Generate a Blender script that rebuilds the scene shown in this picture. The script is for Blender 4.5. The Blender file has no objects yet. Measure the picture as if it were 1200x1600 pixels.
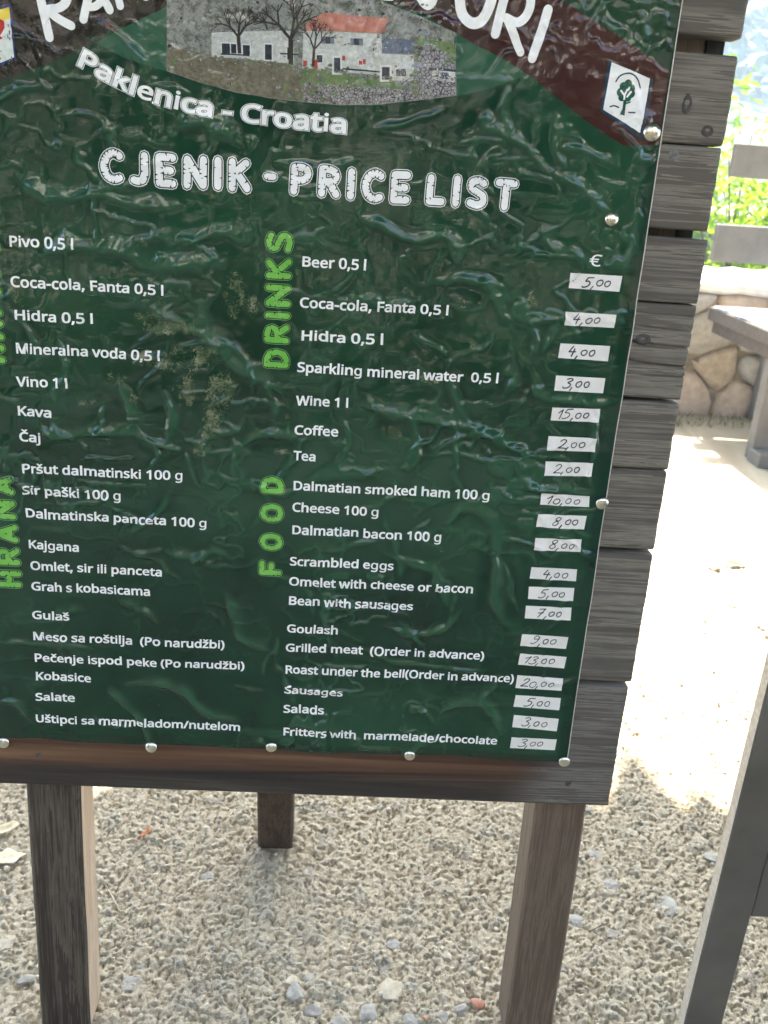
import bpy, math, random, json
import numpy as np
from mathutils import Vector, Matrix
from mathutils.geometry import tessellate_polygon

random.seed(7); rng = np.random.default_rng(7)
scene = bpy.context.scene
COL = scene.collection

# ------------------------------------------------------------------ camera
CAM_H = 0.95
ROT = np.array([[0.9971692433380994, 0.05291339291572632, 0.05341978089311247],
                [-0.03050654812491496, -0.36464702911023994, 0.9306459556042663],
                [0.06872299951271359, -0.929641176482207, -0.36200059713590776]])   # columns: image right, image down, view axis
cam_data = bpy.data.cameras.new('camera'); cam = bpy.data.objects.new('camera', cam_data); COL.objects.link(cam)
m = Matrix.Identity(4)
for i in range(3):
    m[i][0] = ROT[i, 0]; m[i][1] = -ROT[i, 1]; m[i][2] = -ROT[i, 2]
m[2][3] = CAM_H
cam.matrix_world = m
cam_data.sensor_fit = 'HORIZONTAL'; cam_data.sensor_width = 36.0
cam_data.lens = 36.0 * 1500.0 / 1200.0
cam_data.clip_start = 0.02; cam_data.clip_end = 2000
cam_data.dof.use_dof = True; cam_data.dof.focus_distance = 0.86; cam_data.dof.aperture_fstop = 17.0
scene.camera = cam

# ------------------------------------------------------------------ light
SUN_EL, SUN_AZ = math.radians(60), math.radians(11.5)      # azimuth measured from +Y towards +X
world = bpy.data.worlds.new("World"); scene.world = world; world.use_nodes = True
wn = world.node_tree.nodes; wl = world.node_tree.links
bg = wn['Background']; sky = wn.new('ShaderNodeTexSky'); sky.sky_type = 'NISHITA'; sky.sun_disc = False
sky.sun_elevation = SUN_EL; sky.sun_rotation = SUN_AZ; sky.air_density = 0.55; sky.dust_density = 3.0; sky.ozone_density = 0.0
wl.new(sky.outputs[0], bg.inputs[0]); bg.inputs[1].default_value = 0.13
sun_d = bpy.data.lights.new('sun', 'SUN'); sun_d.energy = 4.5; sun_d.angle = math.radians(0.53); sun_d.color = (1.0, 0.93, 0.80)
sun = bpy.data.objects.new('sun', sun_d); COL.objects.link(sun)
sdir = Vector((math.sin(SUN_AZ) * math.cos(SUN_EL), math.cos(SUN_AZ) * math.cos(SUN_EL), math.sin(SUN_EL)))
sun.rotation_euler = sdir.to_track_quat('Z', 'Y').to_euler(); sun.location = (2, 6, 12)
scene.view_settings.view_transform = 'Standard'; scene.view_settings.look = 'None'
scene.view_settings.exposure = 3.5; scene.view_settings.gamma = 1.0
scene.view_settings.use_curve_mapping = False
scene.render.engine = 'CYCLES'
scene.cycles.use_denoising = True
scene.cycles.max_bounces = 8; scene.cycles.diffuse_bounces = 4; scene.cycles.glossy_bounces = 4
scene.cycles.volume_bounces = 1; scene.cycles.sample_clamp_indirect = 6.0

# ------------------------------------------------------------------ numpy noise
def _h(ix, iy, s):
    v = np.sin(ix * 127.1 + iy * 311.7 + s * 74.7) * 43758.5453
    return v - np.floor(v)
def vnoise(x, y, s=0):
    ix = np.floor(x); iy = np.floor(y); fx = x - ix; fy = y - iy
    fx = fx * fx * (3 - 2 * fx); fy = fy * fy * (3 - 2 * fy)
    a = _h(ix, iy, s); b = _h(ix + 1, iy, s); c = _h(ix, iy + 1, s); d = _h(ix + 1, iy + 1, s)
    return (a + (b - a) * fx) * (1 - fy) + (c + (d - c) * fx) * fy
def fbm(x, y, s=0, o=4):
    r = 0; a = .5
    for k in range(o):
        r = r + a * vnoise(x * 2 ** k + 13.7 * k, y * 2 ** k + 7.1 * k, s + k); a *= .5
    return r / (1 - .5 ** o)
def worley(x, y, s=0, tilt=False):
    """F1 distance, F2 distance and the id hash of the nearest point"""
    ix = np.floor(x); iy = np.floor(y)
    f1 = np.full(x.shape, 9.); f2 = np.full(x.shape, 9.); idh = np.zeros(x.shape); tl = np.zeros(x.shape)
    for dx in (-1, 0, 1):
        for dy in (-1, 0, 1):
            cx = ix + dx; cy = iy + dy
            px = cx + .5 + .9 * (_h(cx, cy, s) - .5); py = cy + .5 + .9 * (_h(cx, cy, s + 5) - .5)
            d = np.hypot(px - x, py - y); near = d < f1
            f2 = np.where(near, f1, np.minimum(f2, d)); idh = np.where(near, _h(cx, cy, s + 9), idh)
            if tilt: tl = np.where(near, (x - px) * (_h(cx, cy, s + 11) - .5) * 2 + (y - py) * (_h(cx, cy, s + 13) - .5) * 2, tl)
            f1 = np.where(near, d, f1)
    return (f1, f2, idh, tl) if tilt else (f1, f2, idh)

# ------------------------------------------------------------------ materials
def N(nt, t, **k):
    n = nt.nodes.new(t)
    for a, b in k.items():
        if a in ('ins',):
            for i, v in b.items(): n.inputs[i].default_value = v
        else: setattr(n, a, b)
    return n
def L(nt, a, b): nt.links.new(a, b)
def col4(c): return (c[0], c[1], c[2], 1.0)
def ramp(nt, fac, stops, interp='LINEAR'):
    r = nt.nodes.new('ShaderNodeValToRGB'); r.color_ramp.interpolation = interp
    e = r.color_ramp.elements
    e[0].position, e[0].color = stops[0][0], col4(stops[0][1]); e[1].position, e[1].color = stops[-1][0], col4(stops[-1][1])
    for p, c in stops[1:-1]:
        x = e.new(p); x.color = col4(c)
    L(nt, fac, r.inputs[0]); return r.outputs[0]
def mat_base(name, rough=.6, metallic=0., spec=.5):
    mt = bpy.data.materials.new(name); mt.use_nodes = True
    p = mt.node_tree.nodes['Principled BSDF']
    p.inputs['Roughness'].default_value = rough; p.inputs['Metallic'].default_value = metallic
    p.inputs['Specular IOR Level'].default_value = spec
    return mt, mt.node_tree, p
def noise(nt, scale, detail=4, rough=.55, vec=None, stretch=None, distortion=0.):
    n = N(nt, 'ShaderNodeTexNoise'); n.inputs['Scale'].default_value = scale; n.inputs['Detail'].default_value = detail
    n.inputs['Roughness'].default_value = rough; n.inputs['Distortion'].default_value = distortion
    if vec is None:
        vec = nt.nodes.new('ShaderNodeTexCoord').outputs['Object']
    if stretch:
        mp = nt.nodes.new('ShaderNodeMapping'); mp.inputs['Scale'].default_value = stretch; L(nt, vec, mp.inputs[0]); vec = mp.outputs[0]
    L(nt, vec, n.inputs['Vector']); return n.outputs['Fac']
def bump(nt, p, h, strength=.3, dist=.002):
    b = nt.nodes.new('ShaderNodeBump'); b.inputs['Strength'].default_value = strength; b.inputs['Distance'].default_value = dist
    L(nt, h, b.inputs['Height']); L(nt, b.outputs[0], p.inputs['Normal']); return b
def simple(name, c1, c2, scale=8, rough=.6, bs=.2, bd=.002, metallic=0., spec=.5, stretch=None, detail=5):
    mt, nt, p = mat_base(name, rough, metallic, spec)
    f = noise(nt, scale, detail, .6, stretch=stretch)
    L(nt, ramp(nt, f, [(.3, c1), (.7, c2)]), p.inputs['Base Color'])
    bump(nt, p, f, bs, bd); return mt
def wood(name, dark, mid, light, axis='x', grain=1.0, rough=.75, bs=.5, stain=None):
    """weathered wood: long streaks along one axis, blotches and fine pores"""
    mt, nt, p = mat_base(name, rough, 0, .3)
    tc = nt.nodes.new('ShaderNodeTexCoord').outputs['Object']
    info = nt.nodes.new('ShaderNodeObjectInfo')
    off = N(nt, 'ShaderNodeVectorMath', operation='SCALE'); off.inputs[0].default_value = (3.1, 5.7, 9.3); L(nt, info.outputs['Random'], off.inputs['Scale'])
    add = N(nt, 'ShaderNodeVectorMath', operation='ADD'); L(nt, tc, add.inputs[0]); L(nt, off.outputs[0], add.inputs[1]); v = add.outputs[0]
    st = {'x': (2.2, 60, 60), 'y': (60, 2.2, 60), 'z': (60, 60, 2.2)}[axis]
    st2 = {'x': (9, 420, 420), 'y': (420, 9, 420), 'z': (420, 420, 9)}[axis]
    a = noise(nt, grain, 5, .6, v, st, .6); b = noise(nt, grain, 3, .7, v, st2, .3); c = noise(nt, 9, 4, .6, v)
    m1 = N(nt, 'ShaderNodeMath', operation='MULTIPLY_ADD'); L(nt, b, m1.inputs[0]); m1.inputs[1].default_value = .55; L(nt, a, m1.inputs[2])
    m2 = N(nt, 'ShaderNodeMath', operation='MULTIPLY_ADD'); L(nt, c, m2.inputs[0]); m2.inputs[1].default_value = .35; L(nt, m1.outputs[0], m2.inputs[2])
    colr = ramp(nt, m2.outputs[0], [(.50, dark), (.84, mid), (1.0, mid), (1.38, light)])
    if stain:
        colr = stain(nt, colr, v, a, c)
    L(nt, colr, p.inputs['Base Color'])
    bump(nt, p, m1.outputs[0], bs, .0012)
    return mt
def mixc(nt, fac, a, b):
    mx = N(nt, 'ShaderNodeMix', data_type='RGBA')
    if isinstance(fac, float): mx.inputs[0].default_value = fac
    else: L(nt, fac, mx.inputs[0])
    for i, s in ((6, a), (7, b)):
        if isinstance(s, tuple): mx.inputs[i].default_value = col4(s)
        else: L(nt, s, mx.inputs[i])
    return mx.outputs[2]

# ------------------------------------------------------------------ objects
def link(o, parent=None):
    COL.objects.link(o)
    if parent is not None: o.parent = parent
    return o
def tag(o, label=None, cat=None, group=None, kind=None):
    if label: o['label'] = label
    if cat: o['category'] = cat
    if group: o['group'] = group
    if kind: o['kind'] = kind
    return o
def thing(name, label, cat, loc=(0, 0, 0), rot=None, group=None):
    o = bpy.data.objects.new(name, None); COL.objects.link(o); o.location = loc; o.empty_display_size = .1
    if rot is not None: o.rotation_euler = rot
    return tag(o, label, cat, group)
def mesh_obj(name, V, F, mats, parent=None, smooth=False, mi=None):
    me = bpy.data.meshes.new(name); V = np.asarray(V, float)
    me.from_pydata(V.tolist(), [], F if isinstance(F, list) else np.asarray(F).tolist())
    for mt in (mats if isinstance(mats, (list, tuple)) else [mats]): me.materials.append(mt)
    if mi is not None: me.polygons.foreach_set('material_index', np.asarray(mi, dtype=np.int32))
    if smooth: me.polygons.foreach_set('use_smooth', np.ones(len(me.polygons), dtype=bool))
    me.update()
    return link(bpy.data.objects.new(name, me), parent)
class MB:
    def __init__(s): s.v = []; s.f = []; s.m = []
    def add(s, V, F, mi=0):
        n = len(s.v); s.v += [tuple(p) for p in V]; s.f += [tuple(n + i for i in f) for f in F]; s.m += [mi] * len(F)
    def box(s, a, b, mi=0, M=None, bev=0.0):
        """box with optionally chamfered edges (octagonal-ish frame of 24 vertices)"""
        a = np.array(a, float); b = np.array(b, float); c = (a + b) / 2; h = (b - a) / 2
        if bev <= 0:
            V = [(c[0] + sx * h[0], c[1] + sy * h[1], c[2] + sz * h[2]) for sx in (-1, 1) for sy in (-1, 1) for sz in (-1, 1)]
            F = [(0, 1, 3, 2), (4, 6, 7, 5), (0, 4, 5, 1), (2, 3, 7, 6), (0, 2, 6, 4), (1, 5, 7, 3)]
        else:
            V = []; idx = {}
            for ax in range(3):
                for sg in (-1, 1):
                    for s1 in (-1, 1):
                        for s2 in (-1, 1):
                            p = [0, 0, 0]; o = [i for i in range(3) if i != ax]
                            p[ax] = sg * h[ax]; p[o[0]] = s1 * (h[o[0]] - bev); p[o[1]] = s2 * (h[o[1]] - bev)
                            sgn = [0, 0, 0]; sgn[ax] = sg; sgn[o[0]] = s1; sgn[o[1]] = s2
                            idx[(ax, tuple(sgn))] = len(V); V.append(tuple(c[i] + p[i] for i in range(3)))
            F = []
            for ax in range(3):
                o = [i for i in range(3) if i != ax]
                for sg in (-1, 1):
                    q = []
                    for s1, s2 in ((-1, -1), (1, -1), (1, 1), (-1, 1)):
                        t = [0, 0, 0]; t[ax] = sg; t[o[0]] = s1; t[o[1]] = s2; q.append(idx[(ax, tuple(t))])
                    F.append(tuple(q))
            for ax in range(3):
                o = [i for i in range(3) if i != ax]
                for s1 in (-1, 1):
                    for s2 in (-1, 1):
                        q = []
                        for fa, sg in ((o[0], -1), (o[0], 1), (o[1], 1), (o[1], -1)):
                            t = [0, 0, 0]; t[ax] = sg; t[o[0]] = s1; t[o[1]] = s2; q.append(idx[(fa, tuple(t))])
                        F.append(tuple(q))
            for sx in (-1, 1):
                for sy in (-1, 1):
                    for sz in (-1, 1): F.append(tuple(idx[(ax, (sx, sy, sz))] for ax in range(3)))
        if M is not None: V = [tuple(M @ Vector(p)) for p in V]
        s.add(V, F, mi)
    def tube(s, P, R, seg=8, mi=0, cap=True):
        P = [Vector(p) for p in P]; rings = []
        for i, p in enumerate(P):
            d = (P[min(i + 1, len(P) - 1)] - P[max(i - 1, 0)]).normalized()
            a = d.orthogonal().normalized(); b = d.cross(a)
            r = R[i] if isinstance(R, (list, tuple)) else R
            rings.append([p + r * (math.cos(t) * a + math.sin(t) * b) for t in [2 * math.pi * k / seg for k in range(seg)]])
        for i in range(1, len(rings)):           # keep rings aligned
            best = min(range(seg), key=lambda k: (rings[i][k] - rings[i - 1][0]).length)
            rings[i] = rings[i][best:] + rings[i][:best]
        V = [q for r in rings for q in r]; F = []
        for i in range(len(P) - 1):
            for k in range(seg): F.append((i * seg + k, i * seg + (k + 1) % seg, (i + 1) * seg + (k + 1) % seg, (i + 1) * seg + k))
        if cap: F.append(tuple(range(seg))[::-1]); F.append(tuple((len(P) - 1) * seg + k for k in range(seg)))
        s.add(V, F, mi)
    def build(s, name, mats, parent=None, smooth=False):
        o = mesh_obj(name, s.v, s.f, mats, parent, smooth, s.m)
        me = o.data; import bmesh
        bm = bmesh.new(); bm.from_mesh(me); bmesh.ops.recalc_face_normals(bm, faces=bm.faces); bm.to_mesh(me); bm.free()
        return o
def grid_faces(nu, nv):
    i = np.arange(nu - 1)[:, None] * nv + np.arange(nv - 1)[None, :]; i = i.ravel()
    return np.stack([i, i + nv, i + nv + 1, i + 1], 1)
def big_mesh(name, V, F, mats, parent=None, smooth=True):
    """fast mesh from numpy arrays, all faces with the same corner count"""
    me = bpy.data.meshes.new(name); V = np.asarray(V, np.float32); F = np.asarray(F, np.int32); k = F.shape[1]
    me.vertices.add(len(V)); me.vertices.foreach_set('co', V.ravel())
    me.loops.add(F.size); me.loops.foreach_set('vertex_index', F.ravel())
    me.polygons.add(len(F)); me.polygons.foreach_set('loop_start', np.arange(0, F.size, k, dtype=np.int32))
    me.polygons.foreach_set('use_smooth', np.full(len(F), smooth))
    for mt in (mats if isinstance(mats, (list, tuple)) else [mats]): me.materials.append(mt)
    me.update(calc_edges=True); me.validate()
    return link(bpy.data.objects.new(name, me), parent)
def rock(r, seed, sub=1, flat=.6, jag=.3):
    import bmesh
    bm = bmesh.new(); bmesh.ops.create_icosphere(bm, subdivisions=sub, radius=1)
    rr = random.Random(seed); k = [Vector((rr.uniform(-1, 1), rr.uniform(-1, 1), rr.uniform(-1, 1))).normalized() for _ in range(9)]
    dd = [rr.uniform(.45, .85) for _ in k]
    for v in bm.verts:
        c = v.co.copy()
        for n_, d_ in zip(k, dd):
            t = c.dot(n_)
            if t > d_: c -= n_ * (t - d_) * .9
        v.co = Vector((c.x, c.y, c.z * flat)) * (1 + rr.uniform(-jag, jag) * .25) * r
    V = [tuple(v.co) for v in bm.verts]; F = [tuple(v.index for v in f.verts) for f in bm.faces]; bm.free()
    return V, F
# ================================================================== GROUND
def scatter_axis(lo, hi, fine_lo, fine_hi, step, grow=1.16):
    a = list(np.arange(fine_lo, fine_hi, step)); x, d = fine_lo, step
    left = []
    while x > lo: d *= grow; x -= d; left.append(x)
    x, d = a[-1], step; right = []
    while x < hi: d *= grow; x += d; right.append(x)
    return np.array(left[::-1] + a + right)
def ground_h(x, y):
    wx_ = .0016 * (fbm(x * 180, y * 180, 3, 2) - .5); wy__ = .0016 * (fbm(x * 180, y * 180, 4, 2) - .5)
    f1, f2, i1, t1 = worley((x + wx_) / .0080, (y + wy__) / .0080, 1, True)
    g1, g2, i2, t2 = worley((x + wx_) / .0041, (y + wy__) / .0041, 21, True)
    s1, s2, i3 = worley(x / .034, y / .034, 31)
    big = (i1 > .45)                                            # crushed chips with tilted faces among finer grit
    c1_ = .0014 + .0022 * i1 + .0042 * t1 - .0026 * np.exp(-((f2 - f1) / .10) ** 2)
    c2_ = .0005 + .0020 * i2 + .0032 * t2 - .0018 * np.exp(-((g2 - g1) / .12) ** 2)
    dome3 = np.sqrt(np.clip(1 - (s1 / .42) ** 2, 0, 1)) * (i3 > .78)
    b = fbm(x * 9, y * 9, 8, 4)
    h = np.where(big, np.maximum(c1_, c2_ * .6), c2_) + .003 * dome3 + .0016 * (fbm(x * 220, y * 220, 12, 2) - .5) + .007 * (b - .5)
    pits = np.clip(fbm(x * 190, y * 190, 17, 2) - .62, 0, 1) * .022
    return h - pits, i1, i2, i3 * (s1 < .42) * (i3 > .78), b
gx = scatter_axis(-400, 400, -.55, 1.05, .0020); gy = scatter_axis(-300, 900, .74, 1.60, .0020)
GX, GY = np.meshgrid(gx, gy, indexing='ij')
gh, i1, i2, i3, gb = ground_h(GX, GY)
near = np.clip(1.6 - np.maximum(np.abs(GX - .3) / 3.2, np.abs(GY - 1.4) / 3.2), 0, 1)
gh = gh * near - .003
gmat, nt, p = mat_base('rough_concrete', .9, 0, .25)
att = nt.nodes.new('ShaderNodeAttribute'); att.attribute_name = 'pebble'
sep = nt.nodes.new('ShaderNodeSeparateColor'); L(nt, att.outputs['Color'], sep.inputs[0])
nf = noise(nt, 420, 4, .7); nb = noise(nt, 3.5, 4, .6)
c0 = ramp(nt, sep.outputs[0], [(0., (.17, .13, .085)), (.3, (.31, .255, .18)), (.6, (.46, .39, .285)), (.8, (.37, .325, .255)), (.86, (.30, .275, .23)), (1., (.58, .51, .41))])
c1 = mixc(nt, ramp(nt, nf, [(.38, (0, 0, 0)), (.62, (1, 1, 1))]), (.20, .15, .085), (.68, .575, .41))
c2 = mixc(nt, .5, c0, c1)
c3 = mixc(nt, ramp(nt, nb, [(.35, (0, 0, 0)), (.65, (.35, .35, .35))]), c2, (.47, .405, .295))
L(nt, c3, p.inputs['Base Color']); bump(nt, p, nf, .5, .0012)
_F = grid_faces(len(gx), len(gy))
ground = big_mesh('ground', np.stack([GX.ravel(), GY.ravel(), gh.ravel()], 1), _F, gmat)
ca = ground.data.color_attributes.new('pebble', 'FLOAT_COLOR', 'POINT')
pc = np.zeros((GX.size, 4), np.float32); pc[:, 0] = np.where(i3.ravel() > 0, .86, .55 * i1.ravel() + .45 * i2.ravel()); pc[:, 3] = 1
ca.data.foreach_set('color', pc.ravel()); tag(ground, kind='structure')
def gz(x, y): return float(ground_h(np.array([x]), np.array([y]))[0][0]) - .003

# loose pebbles pressed into the concrete (nobody could count them)
stone_mats = [simple('stone_grey', (.22, .20, .17), (.40, .365, .31), 90, .85, .4, .002), simple('stone_beige', (.36, .30, .21), (.56, .48, .36), 90, .85, .4, .002), simple('stone_brown', (.22, .17, .12), (.36, .29, .22), 90, .85, .3, .002)]
protos = [rock(1, k, 1, .7) for k in range(10)]
V = []; F = []; MI = []; n = 0
NP = 9000
px_ = rng.uniform(-.55, 1.05, NP); py_ = .76 + rng.random(NP) ** 1.25 * 1.25
ph = ground_h(px_, py_)[0] - .003
for k in range(NP):
    pv, pf = protos[k % 10]; r = .0013 + .0026 * random.random() ** 3 + (.004 * random.random() if random.random() < .035 else 0); a = random.uniform(0, 6.28); ca_, sa = math.cos(a), math.sin(a)
    P = np.array(pv) * r; Q = np.stack([P[:, 0] * ca_ - P[:, 1] * sa + px_[k], P[:, 0] * sa + P[:, 1] * ca_ + py_[k], P[:, 2] + ph[k] + r * .25], 1)
    V.append(Q); F.append(np.array(pf) + n); n += len(pv); MI += [random.choices((0, 1, 2), (3, 6, .5))[0]] * len(pf)
gravel = big_mesh('gravel', np.concatenate(V), np.concatenate(F), stone_mats, None, False)
gravel.data.polygons.foreach_set('material_index', np.array(MI, np.int32)); gravel.data.update(); tag(gravel, kind='stuff')

# pixel helpers: the place on the ground / on the board that a spot of the photograph shows
CP = np.array([0, 0, CAM_H])
def ray(x, y):
    v = ROT @ np.array([x - 600., y - 800., 1500.]); return v / np.linalg.norm(v)
def on_ground(x, y, z=0.):
    d = ray(x, y); return CP + d * ((z - CAM_H) / d[2])
def at_depth(x, y, dist):
    d = ray(x, y); return CP + d * (dist / d[1])

# larger single stones of the ground
for k, (sx, sy, r, mi, fl) in enumerate([(608, 1508, .0165, 0, .45), (648, 1592, .0165, 0, .7), (575, 1587, .016, 0, .6), (612, 1548, .019, 1, .35), (645, 1540, .010, 0, .5), (613, 1475, .010, 0, .6),
        (952, 1381, .016, 0, .3), (1035, 1412, .026, 0, .3), (903, 1438, .012, 0, .35), (955, 1456, .010, 0, .3), (1115, 1340, .015, 0, .4), (932, 1334, .014, 0, .3),
        (460, 1550, .014, 0, .5), (478, 1527, .012, 0, .5), (458, 1532, .010, 1, .6), (219, 1510, .009, 0, .6), (204, 1535, .014, 0, .4), (688, 1585, .012, 0, .6),
        (725, 1578, .013, 0, .5), (540, 1592, .011, 1, .6), (12, 1470, .014, 1, .5), (40, 1530, .011, 0, .5), (326, 1368, .010, 0, .5), (482, 1360, .008, 0, .5),
        (530, 1595, .01, 0, .6), (490, 1578, .012, 0, .5), (700, 1495, .008, 1, .5), (1010, 1368, .014, 1, .35), (985, 1300, .012, 1, .4), (370, 1490, .009, 1, .5)]):
    P = on_ground(sx, sy); sv, sf = rock(r, 100 + k, 2, fl * .75, .5)
    o = mesh_obj('stone', sv, sf, [stone_mats[mi]], ground, False)
    o.location = (P[0], P[1], gz(P[0], P[1]) - r * .08); o.rotation_euler = (random.uniform(-.15, .15), random.uniform(-.15, .15), random.uniform(0, 6))

# ================================================================== MENU BOARD
BU = np.array([1., 0, 0]); BV = np.array([0, .0348995, .99939083]); BW = np.array([0, -.99939083, .0348995]); BP = np.array([.04594101, .80035552, .63867949])
U0, V0 = -.08, -.6385
BO = BP + BU * U0 + BV * V0
def uv(x, y, w=0.):
    """board-plane coordinates (metres, measured from the board's middle) of a spot in the photograph"""
    d = ray(x, y); q = BP + BW * w - CP; t = (q @ BW) / (d @ BW); P = CP + d * t - BP
    return float(P @ BU), float(P @ BV)
board = thing('menu_board', 'dark wooden easel board with a crumpled green laminated price list pinned to it', 'menu board', tuple(BO))
Mb = Matrix(((BU[0], BV[0], BW[0], BO[0]), (BU[1], BV[1], BW[1], BO[1]), (BU[2], BV[2], BW[2], BO[2]), (0, 0, 0, 1)))
board.matrix_world = Mb
def loc(u, v, w): return (u - U0, v - V0, w)

def stain_bottom(nt, colr, v, a, c):
    """reddish wood where the sheet once covered it, blackened below"""
    tc = nt.nodes.new('ShaderNodeTexCoord').outputs['Object']; s = nt.nodes.new('ShaderNodeSeparateXYZ'); L(nt, tc, s.inputs[0])
    def sm(sock, lo, hi, k):
        ad = N(nt, 'ShaderNodeMath', operation='MULTIPLY_ADD'); L(nt, a, ad.inputs[0]); ad.inputs[1].default_value = k; L(nt, sock, ad.inputs[2])
        mr = N(nt, 'ShaderNodeMapRange', interpolation_type='SMOOTHSTEP'); L(nt, ad.outputs[0], mr.inputs[0]); mr.inputs[1].default_value = lo; mr.inputs[2].default_value = hi; return mr.outputs[0]
    top = sm(s.outputs[1], -.288 - V0 + .015, -.268 - V0 + .015, .03)
    rgt = sm(s.outputs[0], .150 - U0, .215 - U0, .04)
    inv = N(nt, 'ShaderNodeMath', operation='SUBTRACT'); inv.inputs[0].default_value = 1; L(nt, rgt, inv.inputs[1])
    fac = N(nt, 'ShaderNodeMath', operation='MULTIPLY'); L(nt, top, fac.inputs[0]); L(nt, inv.outputs[0], fac.inputs[1])
    drk = mixc(nt, inv.outputs[0], colr, ramp(nt, a, [(.3, (.020, .016, .013)), (.55, (.045, .036, .028)), (.75, (.11, .09, .07))]))
    red = ramp(nt, a, [(.3, (.045, .022, .013)), (.5, (.10, .050, .027)), (.7, (.19, .105, .055))])
    return mixc(nt, fac.outputs[0], drk, red)
wood_plank = wood('weathered_grey_wood', (.042, .034, .028), (.112, .098, .078), (.23, .205, .165), 'x', bs=.6)
wood_bottom = wood('stained_bottom_wood', (.042, .034, .028), (.10, .086, .073), (.20, .18, .155), 'x', bs=.6, stain=stain_bottom)
end_grain = simple('end_grain', (.05, .045, .04), (.16, .14, .12), 120, .9, .6, .002)

def plank(v0, v1, u0, u1, mt, seed, splits=()):
    """a board with a heightfield face: grain ridges, splits that open towards the right end, eased edges, ragged end"""
    vs = np.unique(np.concatenate([np.arange(v0, v1, .0011), [v1]])); us = np.unique(np.concatenate([np.arange(u0, .15, .012), np.arange(.15, u1, .0025), [u1]]))
    UU, VV = np.meshgrid(us, vs, indexing='ij')
    Z = .0010 * (fbm(UU * 3, VV * 260, seed, 3) - .5) + .0006 * (vnoise(UU * 8, VV * 900, seed + 4) - .5) + .0012 * (fbm(UU * 4, VV * 20, seed + 9, 2) - .5)
    ed = np.minimum(VV - v0, v1 - VV); Z -= .0022 * np.exp(-(ed / .0012) ** 1.2)
    Z -= .0007 * np.exp(-((u1 - UU) / .0012) ** 1.2)
    for (sv, slope, ulen, dep, wd) in splits:
        c = sv + slope * (UU - u1) + .0012 * (fbm(UU * 40, UU * 0, seed + 3, 3) - .5)
        k = np.clip(1 - (u1 - UU) / ulen, 0, 1) ** .5
        Z -= dep * k * np.exp(-((VV - c) / wd) ** 2)
    ragged = .0009 * (fbm(VV * 110, VV * 0, seed + 5, 3) - .5) + .0016 * (fbm(VV * 14, VV * 0, seed + 6, 2) - .5)
    UU2 = UU + ragged * (UU > u1 - .02)
    nu, nv = UU.shape; V = np.stack([UU2.ravel() - U0, VV.ravel() - V0, Z.ravel()], 1)
    F = grid_faces(nu, nv)[:, ::-1][:, ::-1]
    # rim down to the back
    idx = np.concatenate([np.arange(nu) * nv, (nu - 1) * nv + np.arange(1, nv), np.arange(nu - 2, -1, -1) * nv + nv - 1, np.arange(nv - 2, 0, -1)])
    B = V[idx].copy(); B[:, 2] = -.022; nb = len(V); V = np.concatenate([V, B]); k = len(idx)
    R = np.array([[idx[i], nb + i, nb + (i + 1) % k, idx[(i + 1) % k]] for i in range(k)])
    c0, c1, c2, c3 = 0, nu - 1, nu - 1 + nv - 1, 2 * (nu - 1) + nv - 1
    F = np.concatenate([F, R, [[nb + c0, nb + c3, nb + c2, nb + c1]]])
    o = big_mesh('plank', V, F, [mt, end_grain], board, True)
    mi = np.zeros(len(F), np.int32); mi[-k - 1 + (nu - 1):-k - 1 + (nu - 1) + (nv - 1)] = 1
    o.data.polygons.foreach_set('material_index', mi); o.data.update(); return o
def vr(y, x=1100): return uv(x, y)[1]
UL, UR = -.412, .2495
plank(.402, .560, UL, .2500, wood_plank, 1)
plank(vr(229, 1132), vr(87, 1149), UL, .2490, wood_plank, 2, [(vr(150, 1140), .02, .10, .002, .0006)])
plank(vr(363, 1114), vr(231.5, 1131), UL, .2486, wood_plank, 3, [(vr(300, 1120), .01, .12, .0015, .0006)])
plank(vr(476, 1094), vr(376, 1112), UL, .2510, wood_plank, 4, [(vr(420, 1100), .01, .10, .0012, .0005)])
plank(vr(626, 1067), vr(479, 1094), UL, .2508, wood_plank, 5, [(vr(496, 1091), .0, .12, .003, .0008), (vr(520, 1087), -.05, .12, .004, .0009), (vr(546, 1083), -.06, .11, .006, .0011), (vr(575, 1077), -.05, .12, .006, .0011), (vr(590, 1075), .0, .13, .003, .0008)])
plank(vr(735, 1043), vr(632, 1064), UL, .2500, wood_plank, 6)
plank(vr(860, 1020), vr(738, 1043), UL, .2495, wood_plank, 7, [(vr(790, 1030), .02, .1, .0012, .0006)])
plank(vr(1067, 984), vr(868, 1021), UL, .2505, wood_plank, 8, [(vr(950, 1000), .02, .1, .0015, .0008), (vr(1010, 990), -.03, .1, .0015, .0007)])
plank(-.3035, vr(1075, 983), UL, .2482, wood_bottom, 9)

b = MB(); b.box(loc(.2306, -.29, -.046), loc(.2455, .55, -.0225), bev=.001); b.build('batten', wood('dark_batten', (.010, .009, .008), (.022, .019, .017), (.05, .045, .04), 'y'), board)
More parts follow.
